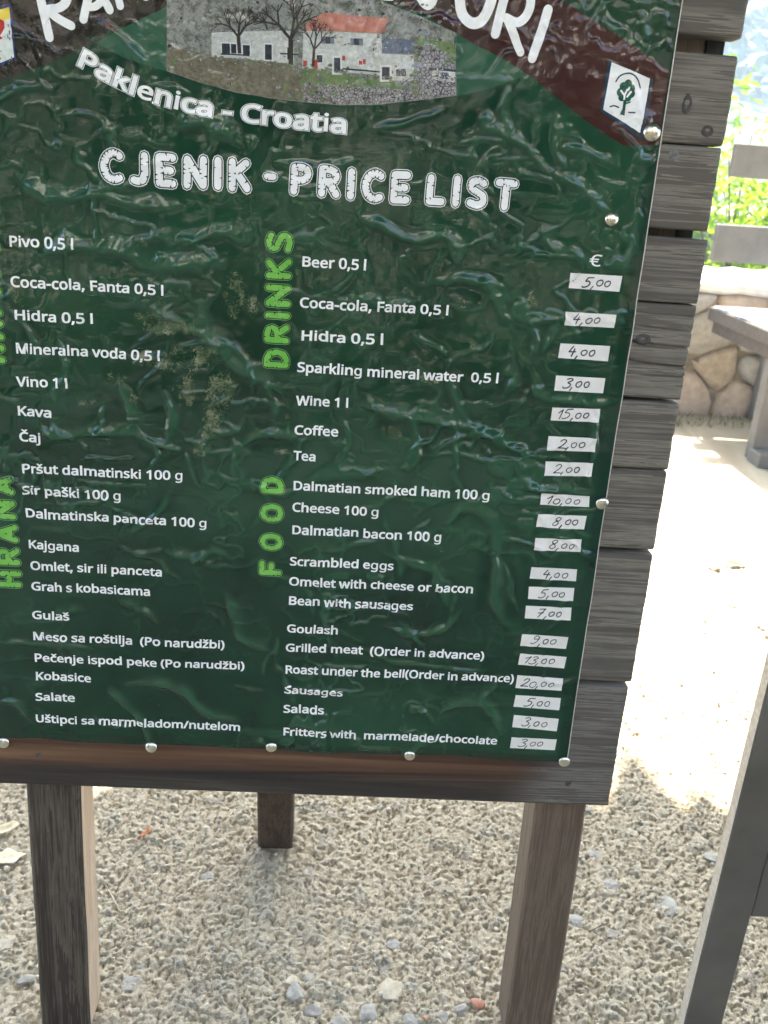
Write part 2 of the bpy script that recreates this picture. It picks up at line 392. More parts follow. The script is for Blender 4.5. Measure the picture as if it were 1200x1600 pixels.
# legs
def leg(u0, u1, v1, v0, du, w1, w0, mats, label=None):
    x0, x1 = u0 - U0, u1 - U0
    h = v1 - v0; n = 26; r = random.Random(int(u0 * 1000)); V = []; F = []
    W = u1 - u0; T = .050; c = .0025
    ring = [(c, 0), (W - c, 0), (W, -c), (W, -T + c), (W - c, -T), (c, -T), (0, -T + c), (0, -c)]
    for i in range(n + 1):
        t = i / n; vv = v0 + h * t
        jx = r.uniform(-.0006, .0006)
        for (a, z) in ring: V.append((x0 + a + du * (1 - t) + (jx if a > W / 2 else jx * .6), vv - V0, w1 * t + w0 * (1 - t) + z))
    for i in range(n):
        for k in range(8): F.append((i * 8 + k, i * 8 + (k + 1) % 8, (i + 1) * 8 + (k + 1) % 8, (i + 1) * 8 + k))
    mi = [(1 if (k in (2, 6) and len(mats) > 1) else 0) for i in range(n) for k in range(8)]
    F.append(tuple(range(8))[::-1]); F.append(tuple(n * 8 + k for k in range(8))); mi += [0, 0]
    o = mesh_obj('leg', V, F, mats, board, False, mi)
    if label: o['label'] = label
    return o
# object axes of the board's children: x right, y up, z out
wl_dark = wood('leg_wood_dark', (.018, .0135, .010), (.045, .034, .025), (.13, .105, .078), 'y', grain=1.3, bs=.6)
wl_mid = wood('leg_wood_brown', (.065, .046, .032), (.12, .086, .060), (.19, .145, .105), 'y', grain=2.4, bs=.5)
wl_back = wood('leg_wood_red_brown', (.026, .018, .013), (.050, .034, .025), (.09, .065, .048), 'y', bs=.4)
wl_raw = wood('sawn_leg_side', (.25, .165, .10), (.41, .29, .19), (.55, .42, .30), 'y', grain=1.4, bs=.3)
vb = -.6385
leg(-.3408, -.2866, .52, vb, .0005, -.0235, -.0235, [wl_dark, wl_raw], 'dark stained front leg with a pale sawn side')
leg(.1758, .2300, .52, vb, .0065, -.0235, -.0235, [wl_mid])
# rear prop leg: from high behind the planks down to its foot behind the board
bf = on_ground(430, 1322)
def back_leg():
    top = np.array([-.064, .868, 1.05]); foot = np.array([bf[0], bf[1] + .022, .0])
    T = Vector(top); Ft = Vector(foot); ax = (T - Ft).normalized(); side = Vector((1, 0, 0)); fr = ax.cross(side).normalized()
    side = fr.cross(ax).normalized()
    V = []; c = .003; W = .0245; rg = [(-W + c, W), (W - c, W), (W, W - c), (W, -W + c), (W - c, -W), (-W + c, -W), (-W, -W + c), (-W, W - c)]
    n = 10
    for i in range(n + 1):
        q = Ft.lerp(T, i / n)
        for a, z in rg: V.append(Mb.inverted() @ (q + side * a - fr * z * 1.0))
    for k in range(8):   # foot cut level with the ground
        w_ = Mb @ V[k]; w_ = w_ - ax * ((w_.z + .002) / ax.z); V[k] = Mb.inverted() @ w_
    F = [(i * 8 + k, i * 8 + (k + 1) % 8, (i + 1) * 8 + (k + 1) % 8, (i + 1) * 8 + k) for i in range(n) for k in range(8)] + [tuple(range(8)), tuple(n * 8 + k for k in range(8))]
    b = MB(); b.v = [tuple(q) for q in V]; b.f = F; b.m = [0] * len(F); return b.build('leg', [wl_back], board)
back_leg()
b = MB(); b.box(loc(-.13, .36, -.068), loc(.0, .415, -.024), bev=.002); b.build('cross_brace', wl_mid, board)

# ---------------------------------------------------------------- the laminated sheet
SU0, SU1, SV0, SV1 = -.357, .1972, -.2500, .500
ST = .00125
su = np.arange(SU0, SU1 + ST, ST); sv = np.arange(SV0, SV1 + ST, ST)
SUU, SVV = np.meshgrid(su, sv, indexing='ij')
RIDGES = [  # creases of the sheet, traced: (height mm, width mm, points in the photograph)
 (2.0, 3.2, [(860,270),(900,295),(945,332)]), (1.6, 2.6, [(875,230),(910,236),(962,262)]), (1.5, 2.4, [(868,185),(866,230),(880,262)]),
 (1.8, 2.8, [(765,172),(760,195),(785,210),(825,236)]), (2.6, 4.0, [(560,340),(600,357),(650,377),(695,370),(717,408)]), (1.8, 2.6, [(845,345),(862,388),(900,396),(928,422)]),
 (2.4, 3.4, [(690,438),(745,441),(770,460),(783,490),(798,502)]), (2.0, 3.4, [(795,490),(830,506),(880,497)]), (1.6, 2.6, [(828,500),(835,530),(825,555)]),
 (2.2, 2.8, [(785,577),(800,588),(786,612)]), (2.2, 2.8, [(830,575),(840,622),(900,626),(962,626)]), (2.4, 3.4, [(560,632),(600,645),(670,660),(735,668),(780,690),(812,706),(822,742)]),
 (1.8, 2.8, [(800,700),(825,757),(870,765),(922,772)]), (2.2, 3.4, [(700,818),(730,795),(768,818),(772,890),(770,940),(802,986)]), (1.6, 2.6, [(780,838),(815,846),(860,870)]),
 (1.8, 3.0, [(600,865),(670,890),(682,912),(700,950)]), (1.7, 3.0, [(600,978),(640,985),(690,983),(722,950)]), (2.0, 3.0, [(690,1110),(725,1096),(760,1100),(786,1146)]),
 (1.5, 2.6, [(650,1100),(665,1112),(678,1130)]), (2.6, 4.2, [(60,395),(120,388),(175,390),(240,418),(300,412),(340,400)]), (2.6, 4.4, [(205,470),(270,500),(320,530),(352,556),(398,590),(440,612)]),
 (1.4, 2.4, [(270,545),(320,538),(350,540)]), (2.2, 3.0, [(65,660),(85,681),(145,676),(210,680),(262,698),(280,706)]), (1.9, 2.8, [(185,590),(200,640),(205,662)]),
 (1.9, 2.8, [(255,610),(266,645),(258,690)]), (2.0, 3.0, [(372,697),(400,683),(440,681),(465,688)]), (2.2, 3.6, [(30,275),(60,300),(100,312),(170,310),(240,326),(285,320)]),
 (1.4, 2.4, [(150,312),(152,345),(150,380)]), (2.0, 3.4, [(275,196),(320,190),(350,208),(378,228)]), (2.2, 4.0, [(250,365),(300,378),(345,364),(392,372)]),
 (1.6, 3.0, [(185,935),(225,950),(250,972)]), (2.2, 3.2, [(195,1070),(245,1066),(280,1076),(320,1112),(372,1126)]), (1.8, 2.6, [(170,1070),(200,1102),(222,1130),(236,1165)]),
 (1.8, 3.2, [(352,925),(368,965),(380,1000),(432,1016)]), (1.4, 2.6, [(0,1094),(30,1100),(46,1118)]), (1.2, 2.8, [(0,1000),(60,1006),(150,1013)]),
 (1.5, 2.6, [(185,850),(215,862),(255,860)]), (1.7, 3.0, [(300,880),(330,862),(360,868)]), (1.8, 3.0, [(330,640),(360,620),(372,600)]),
 (1.6, 2.6, [(585,200),(640,190),(700,170)]), (1.7, 2.8, [(795,130),(788,170),(798,210)]), (1.4, 2.2, [(905,0),(912,25),(905,45)]), (1.4, 2.4, [(1000,20),(1006,60)]),
 (1.3, 2.4, [(560,1010),(620,1030),(700,1040),(760,1046)]), (1.6, 3.0, [(395,1150),(410,1158),(424,1166)]), (1.6, 3.0, [(640,1178),(655,1160),(690,1150)]),
 (1.8, 3.0, [(520,480),(560,470),(600,480),(650,470)]), (1.4, 2.6, [(640,520),(680,540),(700,560)]), (1.8, 3.2, [(480,750),(540,742),(600,735)]),
 (1.4, 2.6, [(500,860),(560,850),(590,842)]), (1.5, 2.8, [(700,590),(720,640),(735,668)]), (1.5, 2.6, [(15,480),(40,510),(60,560)]),
 (1.5, 2.6, [(430,255),(500,262),(560,250)]), (1.5, 2.6, [(820,230),(850,260),(858,270)]), (1.6, 3.0, [(140,30),(190,60),(235,120)]),
]
def smooth(P, n=6):
    """Catmull-Rom through the points"""
    P = [np.array(p, float) for p in P]; Q = [P[0] * 2 - P[1]] + P + [P[-1] * 2 - P[-2]]; out = []
    for i in range(1, len(Q) - 2):
        for k in range(n):
            t = k / n; a, b_, c, d = Q[i - 1:i + 3]
            out.append(.5 * ((2 * b_) + (c - a) * t + (2 * a - 5 * b_ + 4 * c - d) * t * t + (3 * b_ - a - 3 * c + d) * t ** 3))
    return out + [P[-1]]

wx = .0035 * (fbm(SUU * 45, SVV * 45, 61, 3) - .5) * 2; wy = .0035 * (fbm(SUU * 45, SVV * 45, 67, 3) - .5) * 2
SH = np.full(SUU.shape, .0022)
SH += .0022 * (fbm(SUU * 7, SVV * 9, 71, 2) - .5)
n1 = fbm(SUU * 17 + 3 * wx / .0035 * .25, SVV * 24, 75, 3); SH += .0022 * np.exp(-((n1 - .5) / .030) ** 2) * np.clip(fbm(SUU * 9, SVV * 9, 76, 2) * 3 - 1.1, 0, 1)
n2 = fbm(SUU * 38 + 1.2 * fbm(SUU * 30, SVV * 30, 78, 2), SVV * 46, 79, 3); SH += .0006 * np.exp(-((n2 - .5) / .035) ** 2) * np.clip(fbm(SUU * 16, SVV * 16, 77, 2) * 3 - 1.0, 0, 1)
SH += .0004 * (fbm(SUU * 90, SVV * 90, 83, 2) - .5)
rr_ = random.Random(21); RID = [(h_, w_, [np.array(uv(*q)) for q in pts]) for h_, w_, pts in RIDGES]
for k in range(95):      # lesser creases between the traced ones
    p_ = np.array([rr_.uniform(SU0 + .01, SU1 - .02), rr_.uniform(SV0 + .02, .16 if k < 60 else .44)]); a_ = rr_.choice((0, 0, -.5, .5, -1.2, 1.4, 2.6)) + rr_.uniform(-.35, .35); pts = [p_]
    for i in range(rr_.choice((3, 4, 5, 6))):
        a_ += rr_.uniform(-.75, .75); pts.append(pts[-1] + rr_.uniform(.007, .014) * np.array([math.cos(a_), math.sin(a_)]))
    RID.append((rr_.uniform(.7, 1.6), rr_.uniform(1.5, 3.0), pts))
for hmm, wmm, pts in RID:
    Q = smooth(pts, 5)
    lo = np.min(Q, 0) - .03; hi = np.max(Q, 0) + .03
    i0, i1_ = np.searchsorted(su, [lo[0], hi[0]]); j0, j1_ = np.searchsorted(sv, [lo[1], hi[1]])
    if i1_ <= i0 or j1_ <= j0: continue
    s_ = (slice(i0, i1_), slice(j0, j1_)); X = SUU[s_] + wx[s_]; Y = SVV[s_] + wy[s_]; d = np.full(X.shape, 9.); tt = np.zeros(X.shape); sd = np.zeros(X.shape)
    for k_, (a_, b_) in enumerate(zip(Q[:-1], Q[1:])):
        ab = b_ - a_; t_ = np.clip(((X - a_[0]) * ab[0] + (Y - a_[1]) * ab[1]) / (ab @ ab + 1e-12), 0, 1); dx = X - a_[0] - t_ * ab[0]; dy = Y - a_[1] - t_ * ab[1]
        dk = np.hypot(dx, dy); nr_ = dk < d; d = np.where(nr_, dk, d); tt = np.where(nr_, (k_ + t_) / (len(Q) - 1), tt); sd = np.where(nr_, np.sign(ab[0] * dy - ab[1] * dx), sd)
    seed_ = pts[0][0] * 71; ln = vnoise(tt * len(pts) * 1.6 + seed_, tt * 0, 93)
    tap = np.clip(np.minimum(tt, 1 - tt) / .16, 0, 1) ** .8; amp = hmm * .001 * (.55 + 1.15 * ln) * (1.45 if Q[0][1] < .12 else 1.05) * (.12 + .88 * tap)
    w_ = wmm * .00122 * (.45 + .95 * vnoise(X * 55, Y * 55, 91)) * .8 * (.45 + .55 * tap)
    flank = np.where(sd > 0, 2.2 if hmm > 1.7 else 1.3, .8)      # one steep side, one long side
    SH[s_] += amp * (np.exp(-np.abs(d / (w_ * flank)) ** 1.7) - .22 * np.exp(-(d / (3.2 * w_)) ** 2))
edge = np.minimum(np.minimum(SUU - SU0, SU1 - SUU) / .012, (SVV - SV0) / .010).clip(0, 1)
SH = .0010 + (np.maximum(SH, .0004) - .0004) * (.25 + .75 * edge)
# scalloped lower and right edges
wob_b = .0035 * (fbm(su * 22, su * 0, 95, 2) - .5) + .0012 * np.sin(su * 31)
wob_r = .0016 * (fbm(sv * 18, sv * 0, 97, 2) - .5)
kb = np.clip(1 - (SVV - SV0) / .02, 0, 1); kr = np.clip(1 - (SU1 - SUU) / .02, 0, 1)
PU = SUU + wob_r[None, :] * kr; PV = SVV + wob_b[:, None] * kb
def sh(u, v):
    x = np.clip((np.asarray(u) - SU0) / ST, 0, len(su) - 1.001); y = np.clip((np.asarray(v) - SV0) / ST, 0, len(sv) - 1.001)
    i = x.astype(int); j = y.astype(int); fx = x - i; fy = y - j
    return (SH[i, j] * (1 - fx) + SH[i + 1, j] * fx) * (1 - fy) + (SH[i, j + 1] * (1 - fx) + SH[i + 1, j + 1] * fx) * fy
def shn(u, v):
    e = .0012; gx_ = (sh(u + e, v) - sh(u - e, v)) / (2 * e); gy_ = (sh(u, v + e) - sh(u, v - e)) / (2 * e)
    n_ = np.stack([-gx_, -gy_, np.ones_like(gx_)], -1); return n_ / np.linalg.norm(n_, axis=-1, keepdims=True)

def lam(name, c1, c2=None, scale=60, fn=None, rough=.16):
    """print under a glossy laminate, faint handling scuffs in the gloss"""
    mt, nt, p = mat_base(name, .5, 0, .0)
    p.inputs['Coat Weight'].default_value = 1.0; p.inputs['Coat IOR'].default_value = 1.52; p.inputs['Coat Roughness'].default_value = rough * .6; p.inputs['Roughness'].default_value = .55
    tc = nt.nodes.new('ShaderNodeTexCoord').outputs['Object']
    if fn: L(nt, fn(nt, tc), p.inputs['Base Color'])
    elif c2: L(nt, ramp(nt, noise(nt, scale, 3, .6, tc), [(.35, c1), (.65, c2)]), p.inputs['Base Color'])
    else: p.inputs['Base Color'].default_value = col4(c1)
    sc_ = noise(nt, 35, 5, .7, tc)
    L(nt, ramp(nt, sc_, [(.42, (.02,) * 3), (.78, (.12,) * 3)]), p.inputs['Coat Roughness'])
    f = noise(nt, 260, 3, .6, tc); b = nt.nodes.new('ShaderNodeBump'); b.inputs['Strength'].default_value = .12; b.inputs['Distance'].default_value = .0006
    L(nt, f, b.inputs['Height']); L(nt, b.outputs[0], p.inputs['Coat Normal'])
    return mt
def green_fn(nt, tc):
    g = ramp(nt, noise(nt, 14, 4, .6, tc), [(.3, (.003, .024, .012)), (.6, (.005, .036, .018)), (.8, (.0075, .046, .023))])
    al = nt.nodes.new('ShaderNodeAttribute'); al.attribute_name = 'crease_light'      # crease highlights painted in as lighter green, following the sheet height
    g = mixc(nt, ramp(nt, al.outputs['Fac'], [(.30, (0,) * 3), (.85, (.75,) * 3)]), g, (.022, .090, .044))
    at = nt.nodes.new('ShaderNodeAttribute'); at.attribute_name = 'reflection_flecks'  # khaki flecks painted in where bright surroundings reflect in the gloss
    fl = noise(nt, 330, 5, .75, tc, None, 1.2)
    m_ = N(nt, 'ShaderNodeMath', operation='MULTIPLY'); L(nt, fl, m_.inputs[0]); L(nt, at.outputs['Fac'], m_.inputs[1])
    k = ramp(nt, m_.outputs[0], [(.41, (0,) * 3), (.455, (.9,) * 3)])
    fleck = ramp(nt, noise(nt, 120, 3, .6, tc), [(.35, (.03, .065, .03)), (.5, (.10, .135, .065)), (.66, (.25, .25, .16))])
    return mixc(nt, k, g, fleck)
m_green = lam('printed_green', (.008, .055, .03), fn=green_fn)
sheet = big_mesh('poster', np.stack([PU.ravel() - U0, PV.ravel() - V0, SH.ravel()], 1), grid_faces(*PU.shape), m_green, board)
reflection_flecks = np.zeros(SUU.shape)  # mask for the painted reflection patches
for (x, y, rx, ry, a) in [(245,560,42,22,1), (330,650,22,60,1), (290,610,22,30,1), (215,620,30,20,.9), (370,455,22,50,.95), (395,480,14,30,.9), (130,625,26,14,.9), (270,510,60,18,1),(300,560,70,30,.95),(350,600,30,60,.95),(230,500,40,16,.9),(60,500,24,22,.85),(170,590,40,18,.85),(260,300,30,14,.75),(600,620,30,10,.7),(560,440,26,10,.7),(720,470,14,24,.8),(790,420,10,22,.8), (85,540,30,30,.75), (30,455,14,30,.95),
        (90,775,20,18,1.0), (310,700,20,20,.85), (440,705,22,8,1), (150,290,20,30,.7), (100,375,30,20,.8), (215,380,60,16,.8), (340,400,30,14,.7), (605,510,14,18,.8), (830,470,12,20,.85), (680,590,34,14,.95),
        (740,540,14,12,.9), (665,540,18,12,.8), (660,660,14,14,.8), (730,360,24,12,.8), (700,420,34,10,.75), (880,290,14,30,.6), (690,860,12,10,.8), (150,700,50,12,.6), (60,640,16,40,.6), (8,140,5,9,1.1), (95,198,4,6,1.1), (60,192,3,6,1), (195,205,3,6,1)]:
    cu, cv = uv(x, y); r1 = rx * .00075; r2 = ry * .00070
    reflection_flecks = np.maximum(reflection_flecks, a * np.exp(-(((SUU - cu) / r1) ** 2 + ((SVV - cv) / r2) ** 2) ** 1.3))
reflection_flecks *= .56 + .84 * fbm(SUU * 110, SVV * 110, 55, 3)
wa = sheet.data.attributes.new('reflection_flecks', 'FLOAT', 'POINT'); wa.data.foreach_set('value', (reflection_flecks * .95).astype(np.float32).ravel())
la = sheet.data.attributes.new('crease_light', 'FLOAT', 'POINT'); la.data.foreach_set('value', np.clip((SH - .0016) / .0032, 0, 1).astype(np.float32).ravel())  # painted highlight grows with crease height
# pale cut edge of the laminate, seen along the right and lower sides
m_edge = simple('laminate_edge', (.45, .42, .36), (.66, .62, .54), 200, .5, .1)
eV = []; eF = []
pr = [(PU[-1, j], PV[-1, j], SH[-1, j]) for j in range(len(sv) - 1, -1, -1)]
prt = [(PU[-1, j] + .0009, PV[-1, j], SH[-1, j] - .0004) for j in range(len(sv) - 1, -1, -1)]
for i, (a, b_) in enumerate(zip(pr, prt)):
    eV += [loc(a[0], a[1], a[2] + .0001), loc(b_[0], b_[1], b_[2] + .0001), loc(b_[0], b_[1], .0006)]
    if i: eF += [(3 * i - 3, 3 * i - 2, 3 * i + 1, 3 * i), (3 * i - 2, 3 * i - 1, 3 * i + 2, 3 * i + 1)]
mesh_obj('cut_edge', eV, eF, m_edge, sheet)

# flat print laid on the creased sheet
def refine(P, T, Lmax):
    P = [tuple(p) for p in P]; P = np.array(P, float); T = np.array(T, int)
    for _ in range(12):
        e = np.stack([np.linalg.norm(P[T[:, (k + 1) % 3]] - P[T[:, k]], axis=1) for k in range(3)], 1)
        k = e.argmax(1); big = e.max(1) > Lmax
        if not big.any(): break
        S = T[big]; kk = k[big]; r = np.arange(len(S)); a = S[r, kk]; b_ = S[r, (kk + 1) % 3]; c = S[r, (kk + 2) % 3]
        key = np.stack([np.minimum(a, b_), np.maximum(a, b_)], 1); uq, inv = np.unique(key, axis=0, return_inverse=True); inv = inv.ravel()
        mid = (P[uq[:, 0]] + P[uq[:, 1]]) / 2; mi_ = inv + len(P); P = np.concatenate([P, mid])
        T = np.concatenate([T[~big], np.stack([a, mi_, c], 1), np.stack([mi_, b_, c], 1)])
    return P, T
def warp(P):
    u, v = P[:, 0], P[:, 1]; Q = P.copy()
    Q[:, 0] += .0011 * (fbm(u * 40, v * 40, 301, 2) - .5); Q[:, 1] += .0022 * (fbm(u * 28, v * 40, 303, 3) - .5); return Q
def drape(name, parts, mats, eps, parent=None, Lmax=.0016, wob=True, base=None):
    """parts: list of (points uv, triangles, material index, extra height)"""
    AV = []; AF = []; AM = []; AN = []; n = 0
    for P, T, mi, ex in parts:
        if len(T) == 0: continue
        P, T = refine(P, T, Lmax)
        A = P[T[:, 0]]; B = P[T[:, 1]]; C_ = P[T[:, 2]]
        cr = (B[:, 0] - A[:, 0]) * (C_[:, 1] - A[:, 1]) - (B[:, 1] - A[:, 1]) * (C_[:, 0] - A[:, 0])
        T = np.where((cr < 0)[:, None], T[:, ::-1], T)[np.abs(cr) > 1e-13]
        if wob: P = warp(P)
        P[:, 0] = np.minimum(P[:, 0], SU1 - .0005)
        AV.append(np.stack([P[:, 0] - U0, P[:, 1] - V0, sh(P[:, 0], P[:, 1]) + eps + ex], 1)); AN.append(shn(P[:, 0], P[:, 1]))
        AF.append(T + n); AM += [mi] * len(T); n += len(P)
    V = np.concatenate(AV); F = np.concatenate(AF)
    me = bpy.data.meshes.new(name); me.vertices.add(len(V)); me.vertices.foreach_set('co', V.astype(np.float32).ravel())
    me.loops.add(F.size); me.loops.foreach_set('vertex_index', F.astype(np.int32).ravel())
    me.polygons.add(len(F)); me.polygons.foreach_set('loop_start', np.arange(0, F.size, 3, dtype=np.int32))
    me.polygons.foreach_set('use_smooth', np.ones(len(F), bool))
    for mt in mats: me.materials.append(mt)
    me.polygons.foreach_set('material_index', np.array(AM, np.int32)); me.update(calc_edges=True)
    me.normals_split_custom_set_from_vertices(np.concatenate(AN).tolist())
    return link(bpy.data.objects.new(name, me), parent if parent is not None else sheet)
def poly(pts, mi=0, ex=0., px=True):
    P = [uv(*q) for q in pts] if px else pts
    T = tessellate_polygon([[Vector((a, b_, 0)) for a, b_ in P]])
    return (np.array(P), np.array(T, int).reshape(-1, 3), mi, ex)
def ribbon(P, w, mi=0, ex=0., round_=True, n=9):
    """stroke along a polyline with round ends and joints; pieces are stacked by microns so none share a plane"""
    P = [np.array(q, float) for q in P]; out = []; k = 0
    for a, b_ in zip(P[:-1], P[1:]):
        d = b_ - a; l = np.hypot(*d)
        if l < 1e-7: continue
        nrm = np.array([-d[1], d[0]]) / l * w / 2
        out.append((np.array([a + nrm, a - nrm, b_ - nrm, b_ + nrm]), np.array([[0, 1, 2], [0, 2, 3]]), mi, ex + k * 2e-6)); k += 1
    if round_:
        for q in P:
            R = [q] + [q + w / 2 * np.array([math.cos(t), math.sin(t)]) for t in np.linspace(0, 2 * math.pi, n, endpoint=False)]
            out.append((np.array(R), np.array([[0, i + 1, (i + 1) % n + 1] for i in range(n)]), mi, ex + k * 2e-6)); k += 1
    return out
m_white = lam('print_white', (.84, .83, .79), (.90, .89, .86), 90)
m_lime = lam('print_lime', (.15, .44, .06), (.20, .52, .09), 90)
m_lime_line = lam('print_pale_lime', (.16, .34, .11))
m_dk = lam('print_dark_green', (.006, .036, .02))
def band_fn(nt, tc):
    """banner print: blackish brown on its left, maroon on its right"""
    s = nt.nodes.new('ShaderNodeSeparateXYZ'); L(nt, tc, s.inputs[0])
    mr = N(nt, 'ShaderNodeMapRange'); L(nt, s.outputs[0], mr.inputs[0]); mr.inputs[1].default_value = -.15; mr.inputs[2].default_value = .22
    a = ramp(nt, mr.outputs[0], [(0, (.017, .012, .011)), (.55, (.028, .011, .013)), (1, (.055, .016, .015))])
    return mixc(nt, ramp(nt, noise(nt, 55, 4, .7, tc), [(.45, (0,) * 3), (.8, (.4,) * 3)]), a, (.06, .035, .03))
m_band = lam('print_brown_band', None, fn=band_fn)
# ---- banner, photograph, emblem pieces of the printed sheet
drape('print_banner', [
    poly([(-45, -60), (300, -60), (262, 12), (215, 35), (170, 58), (120, 82), (60, 106), (0, 126), (-45, 142)]),
    poly([(300, -60), (760, -60), (612, 4), (500, -22), (400, -28), (310, -6), (262, 12)][::-1], 0),
    poly([(612, 4), (760, -60), (830, -20), (872, 0), (950, 48), (1047, 112), (1030, 228), (972, 229), (905, 182), (830, 122), (760, 80), (715, 55), (660, 24)]),
], [m_band], .00012)
m_pale = lam('print_green_sky', (.022, .085, .048), (.03, .10, .058), 50)
for q_ in ([(135, 60), (200, 42), (262, 12), (262, 113), (190, 88)], [(712, 52), (770, 84), (824, 118), (770, 137), (712, 151)]): drape('print_green_segment', [poly(q_)], [m_pale], .00012)
def img(name, stops, sc, det=6, st=None, vor=0):
    def fn(nt, tc):
        f = noise(nt, sc, det, .75, tc, st, .4)
        c = ramp(nt, f, stops)
        if vor:
            v = N(nt, 'ShaderNodeTexVoronoi', feature='DISTANCE_TO_EDGE'); v.inputs['Scale'].default_value = vor; L(nt, tc, v.inputs['Vector'])
            c = mixc(nt, ramp(nt, v.outputs['Distance'], [(.02, (0,) * 3), (.12, (1,) * 3)]), (.03, .03, .03), c)
        return c
    return lam(name, None, fn=fn)
im = [img('pic_scrub', [(.36, (.09, .095, .085)), (.47, (.17, .18, .155)), (.56, (.30, .30, .27)), (.66, (.15, .19, .12))], 210),
      img('pic_bush', [(.35, (.10, .09, .06)), (.55, (.18, .16, .11)), (.7, (.24, .21, .16))], 300),
      img('pic_grass', [(.35, (.09, .15, .05)), (.65, (.16, .24, .09))], 260),
      img('pic_dry_wall', [(.35, (.20, .19, .18)), (.65, (.40, .38, .36))], 260, 6, None, 420),
      img('pic_facade', [(.35, (.36, .37, .33)), (.5, (.50, .51, .46)), (.66, (.66, .66, .61))], 300),
      img('pic_roof', [(.3, (.40, .13, .09)), (.7, (.58, .25, .19))], 180),
      img('pic_dark', [(.4, (.02, .025, .035)), (.7, (.06, .07, .08))], 300),
      img('pic_trunk', [(.4, (.035, .03, .028)), (.7, (.07, .06, .055))], 300),
      img('pic_frame', [(.4, (.60, .59, .56)), (.7, (.75, .74, .71))], 300),
      img('pic_red', [(.4, (.35, .05, .04)), (.7, (.5, .1, .08))], 300),
      img('pic_blue', [(.4, (.10, .12, .17)), (.7, (.22, .25, .30))], 300),
      img('pic_rocks', [(.3, (.16, .15, .16)), (.65, (.42, .40, .40))], 300, 6, None, 330)]
PIC = []
def pc_(x, y): return (250 + x / 2.5, y / 2.5)
def pp(pts, mi, ex): PIC.append(poly([pc_(*q) for q in pts], mi, ex))
pp([(30, -60), (30, 282), (150, 322), (300, 362), (420, 385), (560, 402), (700, 412), (820, 410), (960, 402), (1060, 390), (1155, 374), (1155, 132), (1040, 80), (905, 20), (740, -30), (400, -60)], 0, 0)
pp([(30, 180), (200, 215), (380, 225), (520, 262), (560, 330), (570, 400), (420, 383), (300, 360), (150, 320), (32, 280)], 1, .00004)
pp([(540, 270), (700, 290), (900, 322), (950, 350), (800, 345), (660, 335), (560, 332)], 2, .00006)
pp([(1000, 150), (1155, 170), (1155, 250), (1060, 230), (1000, 190)], 2, .00006)
pp([(560, 335), (700, 332), (850, 342), (960, 352), (1060, 340), (1100, 384), (960, 400), (820, 408), (700, 410), (560, 400)], 3, .00009)
pp([(1000, 180), (1060, 170), (1152, 240), (1152, 372), (1080, 384), (1010, 330)], 11, .00008)
pp([(205, 130), (480, 122), (520, 128), (525, 252), (205, 222)], 4, .00012)
pp([(560, 126), (866, 136), (868, 296), (556, 268)], 4, .00014)
pp([(866, 212), (992, 214), (990, 322), (866, 312)], 4, .00014)
pp([(1064, 268), (1152, 276), (1150, 322), (1060, 312)], 4, .00013)
pp([(1050, 264), (1155, 272), (1155, 282), (1050, 274)], 6, .00016)
pp([(868, 150), (990, 160), (992, 212), (868, 208)], 10, .00013)
pp([(574, 98), (640, 56), (897, 72), (866, 134), (566, 124)], 5, .00018)
pp([(205, 124), (480, 116), (480, 124), (205, 132)], 3, .00018)
def win(x0, y0, x1, y1, fr=5, sh_=0, mi=6):
    if fr: pp([(x0 - fr, y0 - fr), (x1 + fr, y0 - fr + 1), (x1 + fr, y1 + fr), (x0 - fr, y1 + fr)], 8, .0002)
    if sh_: pp([(x0 - sh_, y0), (x1 + sh_, y0 + 2), (x1 + sh_, y1 + 2), (x0 - sh_, y1)], 10, .00022)
    pp([(x0, y0), (x1, y0 + 1), (x1, y1 + 1), (x0, y1)], mi, .00025)
win(245, 174, 276, 214); win(280, 176, 300, 212); win(325, 180, 352, 218); win(411, 178, 437, 236, 5); win(498, 188, 518, 236, 4)
win(646, 149, 664, 176, 0, 16); win(757, 154, 777, 181, 0, 15); win(612, 220, 634, 248, 4); win(679, 230, 703, 287, 7); win(776, 240, 790, 256, 4, 0, 9); win(868, 262, 898, 312, 8); win(922, 270, 962, 300, 2, 0, 3); win(1098, 284, 1120, 308, 0, 6)
for (x0, y0, x1, y1) in [(710, 222, 722, 240), (792, 235, 803, 254), (600, 236, 616, 276), (560, 240, 575, 262)]: pp([(x0, y0), (x1, y0), (x1, y1), (x0, y1)], 9, .0003)
pp([(712, 268), (860, 278), (860, 284), (712, 274)], 6, .0003); pp([(470, 210), (540, 214), (540, 219), (470, 216)], 6, .0003); pp([(240, 210), (350, 218), (350, 223), (240, 216)], 6, .0003)
rt = random.Random(5)
def inlens(x, y): return y < 385 - 105 * abs((x - 620) / 590) ** 1.8 and 34 < x < 1150
def blob(x, y, r, mi, ex):
    n = rt.choice((5, 6, 7)); pp([(x + r * rt.uniform(.5, 1.1) * math.cos(6.283 * i / n), y + r * rt.uniform(.4, .8) * math.sin(6.283 * i / n)) for i in range(n)], mi, ex)
for k in range(420):
    x = rt.uniform(36, 1146); y = rt.uniform(2, 380)
    if not inlens(x, y): continue
    onhouse = (205 < x < 1000 and 70 < y < 300); low = y > 215
    if onhouse and not (y > 255 and rt.random() < .6): continue
    blob(x, y, rt.uniform(4, 13), rt.choice((0, 1, 1, 2, 11)) if low else rt.choice((0, 0, 7, 11, 11, 3)), .00016 + (k % 20) * 3e-6)
for k in range(120):      # weeds and rubble along the foot of the walls and roof edges
    x = rt.uniform(205, 995); y = 222 + (x - 205) * .115 + rt.uniform(-4, 14)
    blob(x, y, rt.uniform(4, 10), rt.choice((0, 1, 2, 3, 11)), .00034 + (k % 20) * 3e-6)
